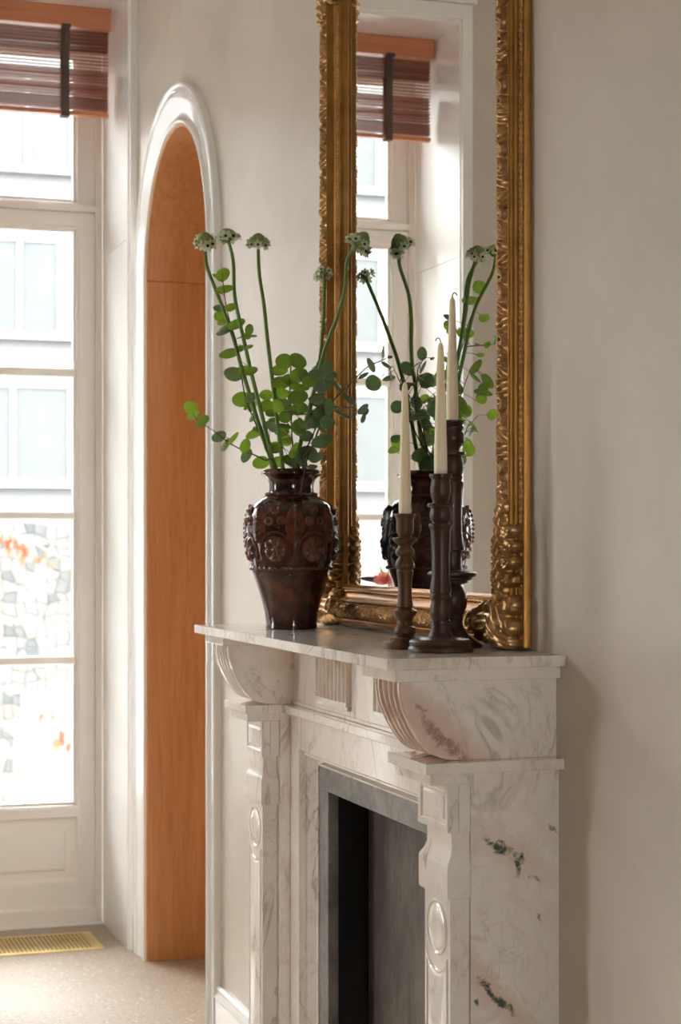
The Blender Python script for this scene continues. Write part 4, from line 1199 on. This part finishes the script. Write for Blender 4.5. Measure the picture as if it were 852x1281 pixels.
# ------------------------------------------------------------------ cut flowers in the vase
def disc_leaf():
    V, F = [(0, 0, -.10)], []
    for i, (rr, cup) in enumerate(((.55, -.055), (1.0, .06))):
        for k in range(16):
            a = 2 * math.pi * k / 16
            x, y = rr * math.cos(a), rr * math.sin(a) * (.93 - .06 * math.cos(a))
            V.append((x, y, cup + .05 * abs(y)))
    F = [(0, 1 + k, 1 + (k + 1) % 16) for k in range(16)] + [(1 + k, 17 + k, 17 + (k + 1) % 16, 1 + (k + 1) % 16) for k in range(16)]
    out = []
    for mt in ('leaf_green', 'leaf_grey'):
        o = mesh('leaf', V, F, mt, None, True)
        out.append(o.data)
        bpy.data.objects.remove(o)
    return out
LEAF = disc_leaf()
def floret_mesh():
    V, F, fm = [], [], []
    for k in range(6):
        a = 2 * math.pi * k / 6
        ca, sa = math.cos(a), math.sin(a)
        base = len(V)
        for (l, w, z) in ((.12, .06, .04), (.45, .30, .10), (.78, .26, .22), (1.0, .03, .34)):
            for sgn in (-1, 1):
                V.append((l * ca - sgn * w * sa, l * sa + sgn * w * ca, z + (.05 if sgn > 0 else 0)))
        for j in range(3):
            F.append((base + 2 * j, base + 2 * j + 2, base + 2 * j + 3, base + 2 * j + 1)); fm.append(0)
    base = len(V)
    for (r_, z) in ((.22, .05), (.26, .20), (.16, .36), (.02, .42)):
        for k in range(8):
            a = 2 * math.pi * k / 8
            V.append((r_ * math.cos(a), r_ * math.sin(a), z))
    for i in range(3):
        for k in range(8):
            F.append((base + i * 8 + k, base + i * 8 + (k + 1) % 8, base + i * 8 + 8 + (k + 1) % 8, base + i * 8 + 8 + k)); fm.append(1)
    for k in range(6):                                   # stamens
        a = 2 * math.pi * (k + .5) / 6
        b = len(V)
        for (l, z, w) in ((.2, .1, .03), (.55, .5, .05)):
            for sgn in (-1, 1):
                V.append((l * math.cos(a) - sgn * w * math.sin(a), l * math.sin(a) + sgn * w * math.cos(a), z))
        F.append((b, b + 2, b + 3, b + 1)); fm.append(0)
    me = bpy.data.meshes.new('floret')
    me.from_pydata(V, [], F)
    me.materials.append(MATS['petal_white'])
    me.materials.append(MATS['ovary_black'])
    for p_, q in zip(me.polygons, fm):
        p_.material_index = q
        p_.use_smooth = True
    return me
FLORET = floret_mesh()
def look(dirv, roll=0):
    return Vector(dirv).normalized().to_track_quat('Z', 'Y').to_matrix().to_4x4() @ Matrix.Rotation(roll, 4, 'Z')
STEM_LABELS = ['green stemmed white star flower leaning furthest out over the arch side of the vase',
               'white star flower on curved stem beside eucalyptus, second from the arch',
               'straight white star flower rising alone before the plaster wall',
               'short white star flower against the carved gilt frame with few blooms',
               'white star flower with tall green bud cone bending towards the mirror glass']
HEADS = [(.0245, 10, 1.0), (.0240, 9, 1.0), (.0230, 9, 1.0), (.0200, 7, .55), (.0265, 11, 1.45)]
rnd = random.Random(5)
for pts_, lab, (hr, nf, tall) in zip(FLOWER_STEMS, STEM_LABELS, HEADS):
    pth = catmull(list(reversed(pts_)), 6)
    tip = pth[-1]
    d_ = (pth[-1] - pth[-4]).normalized()
    fl = empty('star_flower', tuple(pth[0]), lab, 'flower', 'white star flowers in the vase')
    tube('stem', pth, lambda t: .0050 - .0014 * t, 'stem_green', fl, 10)
    if tall > 1.2:
        d_ = Vector((-.30, -.55, .80)).normalized()
    else:
        d_ = (d_ + Vector((0, 0, .5))).normalized()
    ux = d_.orthogonal().normalized()
    uy = d_.cross(ux)
    # green buds packed in a dome or cone
    V, F = [], []
    nbud = 34 if tall > .8 else 12
    for k in range(nbud):
        q = math.sqrt((k + .5) / nbud)
        a = k * 2.39996
        rad = hr * (.62 if tall > .8 else .42) * q
        c_ = tip + d_ * (hr * (.28 + .56 * tall * (1 - q * q))) + (ux * math.cos(a) + uy * math.sin(a)) * rad
        br = hr * rnd.uniform(.17, .25)
        k0 = len(V)
        for i in range(5):
            ph = math.pi * (i + .5) / 5
            for j in range(7):
                b_ = 2 * math.pi * j / 7
                V.append(c_ + (ux * math.cos(b_) + uy * math.sin(b_)) * br * math.sin(ph) + d_ * br * 1.3 * math.cos(ph))
        for i in range(4):
            for j in range(7):
                F.append((k0 + i * 7 + j, k0 + i * 7 + (j + 1) % 7, k0 + i * 7 + 7 + (j + 1) % 7, k0 + i * 7 + 7 + j))
        F += [tuple(k0 + j for j in range(7)), tuple(k0 + 28 + j for j in range(7))]
    bo = mesh('bud_cluster', V, F, 'bud_green', fl, True)
    bo['kind'] = 'stuff'
    Vp, Fp = [], []
    for k in range(nf):
        a = 2 * math.pi * k / nf + rnd.uniform(-.25, .25)
        el = rnd.uniform(-.05, .75)
        out = (ux * math.cos(a) + uy * math.sin(a))
        dirv = (out * math.cos(el) + d_ * math.sin(el)).normalized()
        c_ = tip + d_ * hr * (.10 + .35 * tall * max(0, el)) + out * hr * rnd.uniform(.62, .95)
        share('floret', FLORET, fl, Matrix.Translation(c_) @ look(dirv, rnd.uniform(0, 1)) @ Matrix.Scale(hr * rnd.uniform(.44, .56), 4))
        v_, f_ = tube_geo([tip - d_ * .003, tip + (c_ - tip) * .5 + d_ * .002, c_], .0008, 5)
        k0 = len(Vp)
        Vp += v_
        Fp += [tuple(i + k0 for i in q) for q in f_]
    mesh('flower_stalks', Vp, Fp, 'bud_green', fl, True)
BR_LABELS = ['upright eucalyptus sprig with round leaves between the two star flowers by the arch',
             'low eucalyptus sprig drooping out towards the arched doorway',
             'dense eucalyptus sprig with large dark leaves at the centre of the vase',
             'grey green eucalyptus sprig crowding before the gilt frame',
             'thin eucalyptus twig reaching up across the mirror glass',
             'small eucalyptus twig stretching sideways before the mirror with few tiny leaves']
for bi, ((pts_, leaves), lab) in enumerate(zip(BRANCHES, BR_LABELS)):
    pth = catmull(list(reversed(pts_)), 6)
    b = empty('eucalyptus_sprig', tuple(pth[0]), lab, 'sprig', 'eucalyptus sprigs in the vase')
    tube('twig', pth, lambda t: .0019 - .0011 * t, 'twig_brown', b, 6)
    stalks_v, stalks_f = [], []
    for li, (x, y, z, sz, ex, ey, ez) in enumerate(leaves):
        M4 = Matrix.Translation((x, y, z)) @ Euler((ex, ey, ez), 'XYZ').to_matrix().to_4x4() @ Matrix.Scale(sz, 4)
        grey = (bi in (3, 4, 5)) or (bi in (0, 1) and li % 4 == 3)
        share('leaf', LEAF[1 if grey else 0], b, M4)
        base = M4 @ Vector((-.95, 0, .03))
        near = min(pth, key=lambda q: (q - base).length)
        if (near - base).length > .003:
            v_, f_ = tube_geo([near, near.lerp(base, .5) + Vector((0, 0, .001)), base], .0006, 5)
            k0 = len(stalks_v)
            stalks_v += v_
            stalks_f += [tuple(i + k0 for i in q) for q in f_]
    if stalks_v:
        mesh('leaf_stalks', stalks_v, stalks_f, 'twig_brown', b, True)

# ------------------------------------------------------------------ pink bloom on a plinth by the window, seen in the mirror
PX, PY = 5.42, .712
box('pedestal', PX - .09, PX + .09, PY - .09, PY + .09, 0, .98, 'plaster_white', None, .004)
tag(bpy.data.objects['pedestal'], 'pale plinth standing on the floor by the tall window', 'pedestal')
pv = empty('bud_vase', (PX, PY, .981), 'small dark vase on the pale plinth', 'vase')
lathe('body', [(.030, 0), (.036, .01), (.040, .05), (.032, .09), (.018, .115), (.015, .135), (.019, .145), (.015, .144), (.012, .13), (.015, .11), (.02, .02)], (PX, PY, .981), 'vase_glaze', pv, 28)
pk = empty('pink_flower', (PX, PY, 1.02), 'coral pink bloom with pointed dark leaf, reflected low in the mirror beside the vase', 'flower')
tube('stem', catmull([(PX, PY, 1.02), (PX, PY, 1.12), (PX - .004, PY + .002, 1.19)], 5), .003, 'stem_green', pk)
pc = Vector((PX - .004, PY + .002, 1.212))
for k in range(16):
    a = k * 2.39996
    tl = .25 + .95 * (k / 16)
    dv = Vector((math.cos(a) * math.sin(tl), math.sin(a) * math.sin(tl), math.cos(tl)))
    V = []
    for i, (l, w) in enumerate(((0, .25), (.4, .8), (.75, .9), (1, .3))):
        for s_ in (-1, 0, 1):
            V.append((s_ * w * .013, (-.004 if s_ == 0 else 0), l * .042))
    o = mesh('petal', V, grid_faces(4, 3), 'petal_pink', None, True)
    me = o.data
    bpy.data.objects.remove(o)
    share('petal', me, pk, Matrix.Translation(pc) @ look(dv, a))
for dv, l, mt in (((.05, -.98, .10), .095, 'leaf_dark'), ((-.1, .5, .85), .06, 'leaf_green'), ((.5, -.1, .8), .055, 'leaf_green')):
    V = [(s_ * w * .010, -.002 * abs(s_), q * l) for q, w in ((0, .3), (.3, 1), (.6, .8), (1, .05)) for s_ in (-1, 0, 1)]
    o = mesh('leaf', V, grid_faces(4, 3), mt, None, True)
    me = o.data
    bpy.data.objects.remove(o)
    share('leaf', me, pk, Matrix.Translation(pc + Vector((0, 0, .012))) @ look(dv, 1.6))

# ------------------------------------------------------------------ the street outside
GROUND = -4.3
struct(box('sky_block_mass', -12, WALL_OUT, -18, 18, CEIL + .13, 17, 'facade_render'))  # unseen mass added to block sky light from the building opposite
struct(box('street_ground', -50, 70, -60, 70, GROUND - .2, GROUND, 'pavement'))
BX = 34.0
bl = empty('apartment_building', (BX, 0, GROUND), 'pale building across the street with window bands above a stone clad base', 'building')
box('wall', BX, BX + 8, -30, 36, GROUND, 11.6, 'facade_render', bl)
box('base_wall', BX - .06, BX - .001, -30, 36, GROUND, 1.78, 'mortar', bl)
for z0 in (2.40, 5.18, 8.30):
    box('string_course', BX - .16, BX - .001, -30, 36, z0, z0 + .10, 'facade_frame', bl)
box('cornice', BX - .4, BX - .001, -30, 36, 11.2, 11.6, 'facade_frame', bl)
win_spots = []
for row, (z0, z1, ws) in enumerate(((2.56, 4.28, [(-4.56, -2.5)]), (5.34, 7.02, [(-4.36, -2.95)]), (8.46, 10.2, [(-4.6, -3.0)]))):
    for (a, b) in ws:
        for off in range(-6, 9):
            win_spots.append((z0, z1, a + off * 2.75, b + off * 2.75))
for (z0, z1, a, b) in win_spots:
    if not (-12 < a < 17):
        continue
    w = boxes('window', [(BX - .05, BX - .001, a - .10, a, z0, z1), (BX - .05, BX - .001, b, b + .10, z0, z1), (BX - .05, BX - .001, a - .1, b + .1, z1, z1 + .10), (BX - .05, BX - .001, a - .1, b + .1, z0 - .06, z0),
                             (BX - .05, BX - .001, (a + b) / 2 - .045, (a + b) / 2 + .045, z0, z1)], 'facade_frame', bl)
    m_ = (a + b) / 2
    for q0, q1 in ((a, m_ - .045), (m_ + .045, b)):
        box('pane', BX - .02, BX - .002, q0, q1, z0, z1, 'facade_pane', w)
# white door with small panes in the base wall, and irregular cladding stones where they can be told apart
d0, d1, dz0, dz1 = -4.62, -3.68, -3.55, -1.40
dr = box('street_door', BX - .10, BX - .061, d0, d1, dz0, dz1, 'facade_frame', bl)
for i in range(4):
    for j in range(2):
        y0 = d0 + .09 + i * .20
        z0 = dz1 - .55 - j * .50
        box('door_pane', BX - .106, BX - .1005, y0, y0 + .15, z0, z0 + .40, 'facade_render', dr)
box('plinth_course', BX - .12, BX - .061, -12, 8, GROUND, -3.62, 'facade_render', bl)
sr = random.Random(21)
def stone_field(ya, yb, za, zb, nu, nv):
    P_ = {}
    for i in range(nu + 1):
        for j in range(nv + 1):
            P_[i, j] = (ya + (yb - ya) * (i + sr.uniform(-.33, .33)) / nu, za + (zb - za) * (j + sr.uniform(-.33, .33)) / nv)
    for i in range(nu):
        for j in range(nv):
            q = [P_[i, j], P_[i + 1, j], P_[i + 1, j + 1], P_[i, j + 1]]
            if sr.random() < .25:
                q[sr.randrange(4)] = (sum(p[0] for p in q) / 4, sum(p[1] for p in q) / 4 + .03)
            c_ = (sum(p[0] for p in q) / 4, sum(p[1] for p in q) / 4)
            if d0 - .05 < c_[0] < d1 + .05 and dz0 - .1 < c_[1] < dz1 + .05:
                continue
            q = [(c_[0] + (p[0] - c_[0]) * .93, c_[1] + (p[1] - c_[1]) * .93) for p in q]
            hgt = sr.uniform(.015, .04)
            V = [(BX - .061, y, z) for y, z in q] + [(BX - .061 - hgt, c_[0] + (y - c_[0]) * .9, c_[1] + (z - c_[1]) * .9) for y, z in q]
            F = [(0, 1, 2, 3), (4, 5, 6, 7)] + [(k, (k + 1) % 4, 4 + (k + 1) % 4, 4 + k) for k in range(4)]
            r_ = sr.random()
            mt = STONES[4] if r_ < .09 else (STONES[5] if r_ < .14 else STONES[sr.choice((0, 1, 2, 3, 6))])
            mesh('stone', V, F, mt, bl)
stone_field(-4.95, -2.95, -3.55, 1.70, 10, 25)

# street tree with a few rusty leaves left on its twigs
tree = empty('street_tree', (14.2, 2.3, GROUND), 'bare street tree with a few hanging rust orange leaves', 'tree')
tube('trunk', catmull([(14.2, 2.3, GROUND), (14.15, 2.25, -2.5), (14.25, 2.15, -.5), (14.2, 2.0, 1.5), (14.1, 2.05, 3.4)], 6), lambda t: .14 - .09 * t, 'bark', tree, 12)
def along(pts_, t):
    k = min(int(t * (len(pts_) - 1)), len(pts_) - 2)
    return pts_[k].lerp(pts_[k + 1], t * (len(pts_) - 1) - k)
BRANCH_PATHS = [
    [(14.2, 2.05, 1.1), (14.1, .9, 1.75), (14.05, .1, 1.66), (14.0, -.50, 1.52), (14.0, -.82, 1.38), (14.0, -1.10, 1.23), (14.0, -1.24, 1.16)],
    [(14.2, 2.2, -.9), (14.1, 1.0, -.1), (14.0, 0, .10), (14.0, -.65, .22), (14.0, -.82, .20), (14.0, -.98, .02), (14.0, -1.20, -.19)],
    [(14.0, -.90, .23), (14.0, -.97, .12), (14.0, -1.05, .06), (14.0, -1.20, -.02)],
    [(14.0, -.98, .02), (14.0, -1.02, .15), (14.0, -1.12, .30)]]
lv_me = None
lr = random.Random(3)
LEAF_AT = [(0, .52, 1.2), (0, .55, 1.4), (0, .57, 1.0), (0, .60, 1.3), (0, .63, 1.1), (0, .66, .9), (0, .68, 1.3), (0, .70, 1.1), (0, .74, .8), (0, .77, .8), (0, .96, .6), (0, .93, .6), (1, .80, .7), (1, .84, .6), (1, .90, 1.2), (1, .92, 1.3), (1, .95, .9), (1, .97, 1.1), (2, .95, .8), (2, .55, .7), (0, .62, .8), (0, .59, .8)]
bp = []
for k, pts_ in enumerate(BRANCH_PATHS):
    pth = catmull(pts_, 6)
    bp.append(pth)
    tube('branch', pth, (lambda t: .026 - .018 * min(1, t * 1.8)) if k < 2 else .006, 'bark', tree, 7)
V = [(s_ * w * .022, .004 * abs(s_) * (1 if i % 2 else -1), -q * .085) for i, (q, w) in enumerate(((0, .1), (.25, .8), (.5, 1), (.75, .6), (1, .05))) for s_ in (-1, 0, 1)]
o = mesh('leaf', V, grid_faces(5, 3), 'leaf_autumn', None, True)
lv_me = o.data
bpy.data.objects.remove(o)
for k, t, sc in LEAF_AT:
    p = along(bp[k], t)
    for j in range(2):
        share('leaf', lv_me, tree, Matrix.Translation(p + Vector((lr.uniform(-.02, .02), lr.uniform(-.03, .03), -.03 - j * .05 * sc))) @ Matrix.Rotation(lr.uniform(-.9, .9) + 1.57, 4, 'Z') @ Matrix.Rotation(lr.uniform(-.3, .3), 4, 'Y') @ Matrix.Scale(sc, 4))
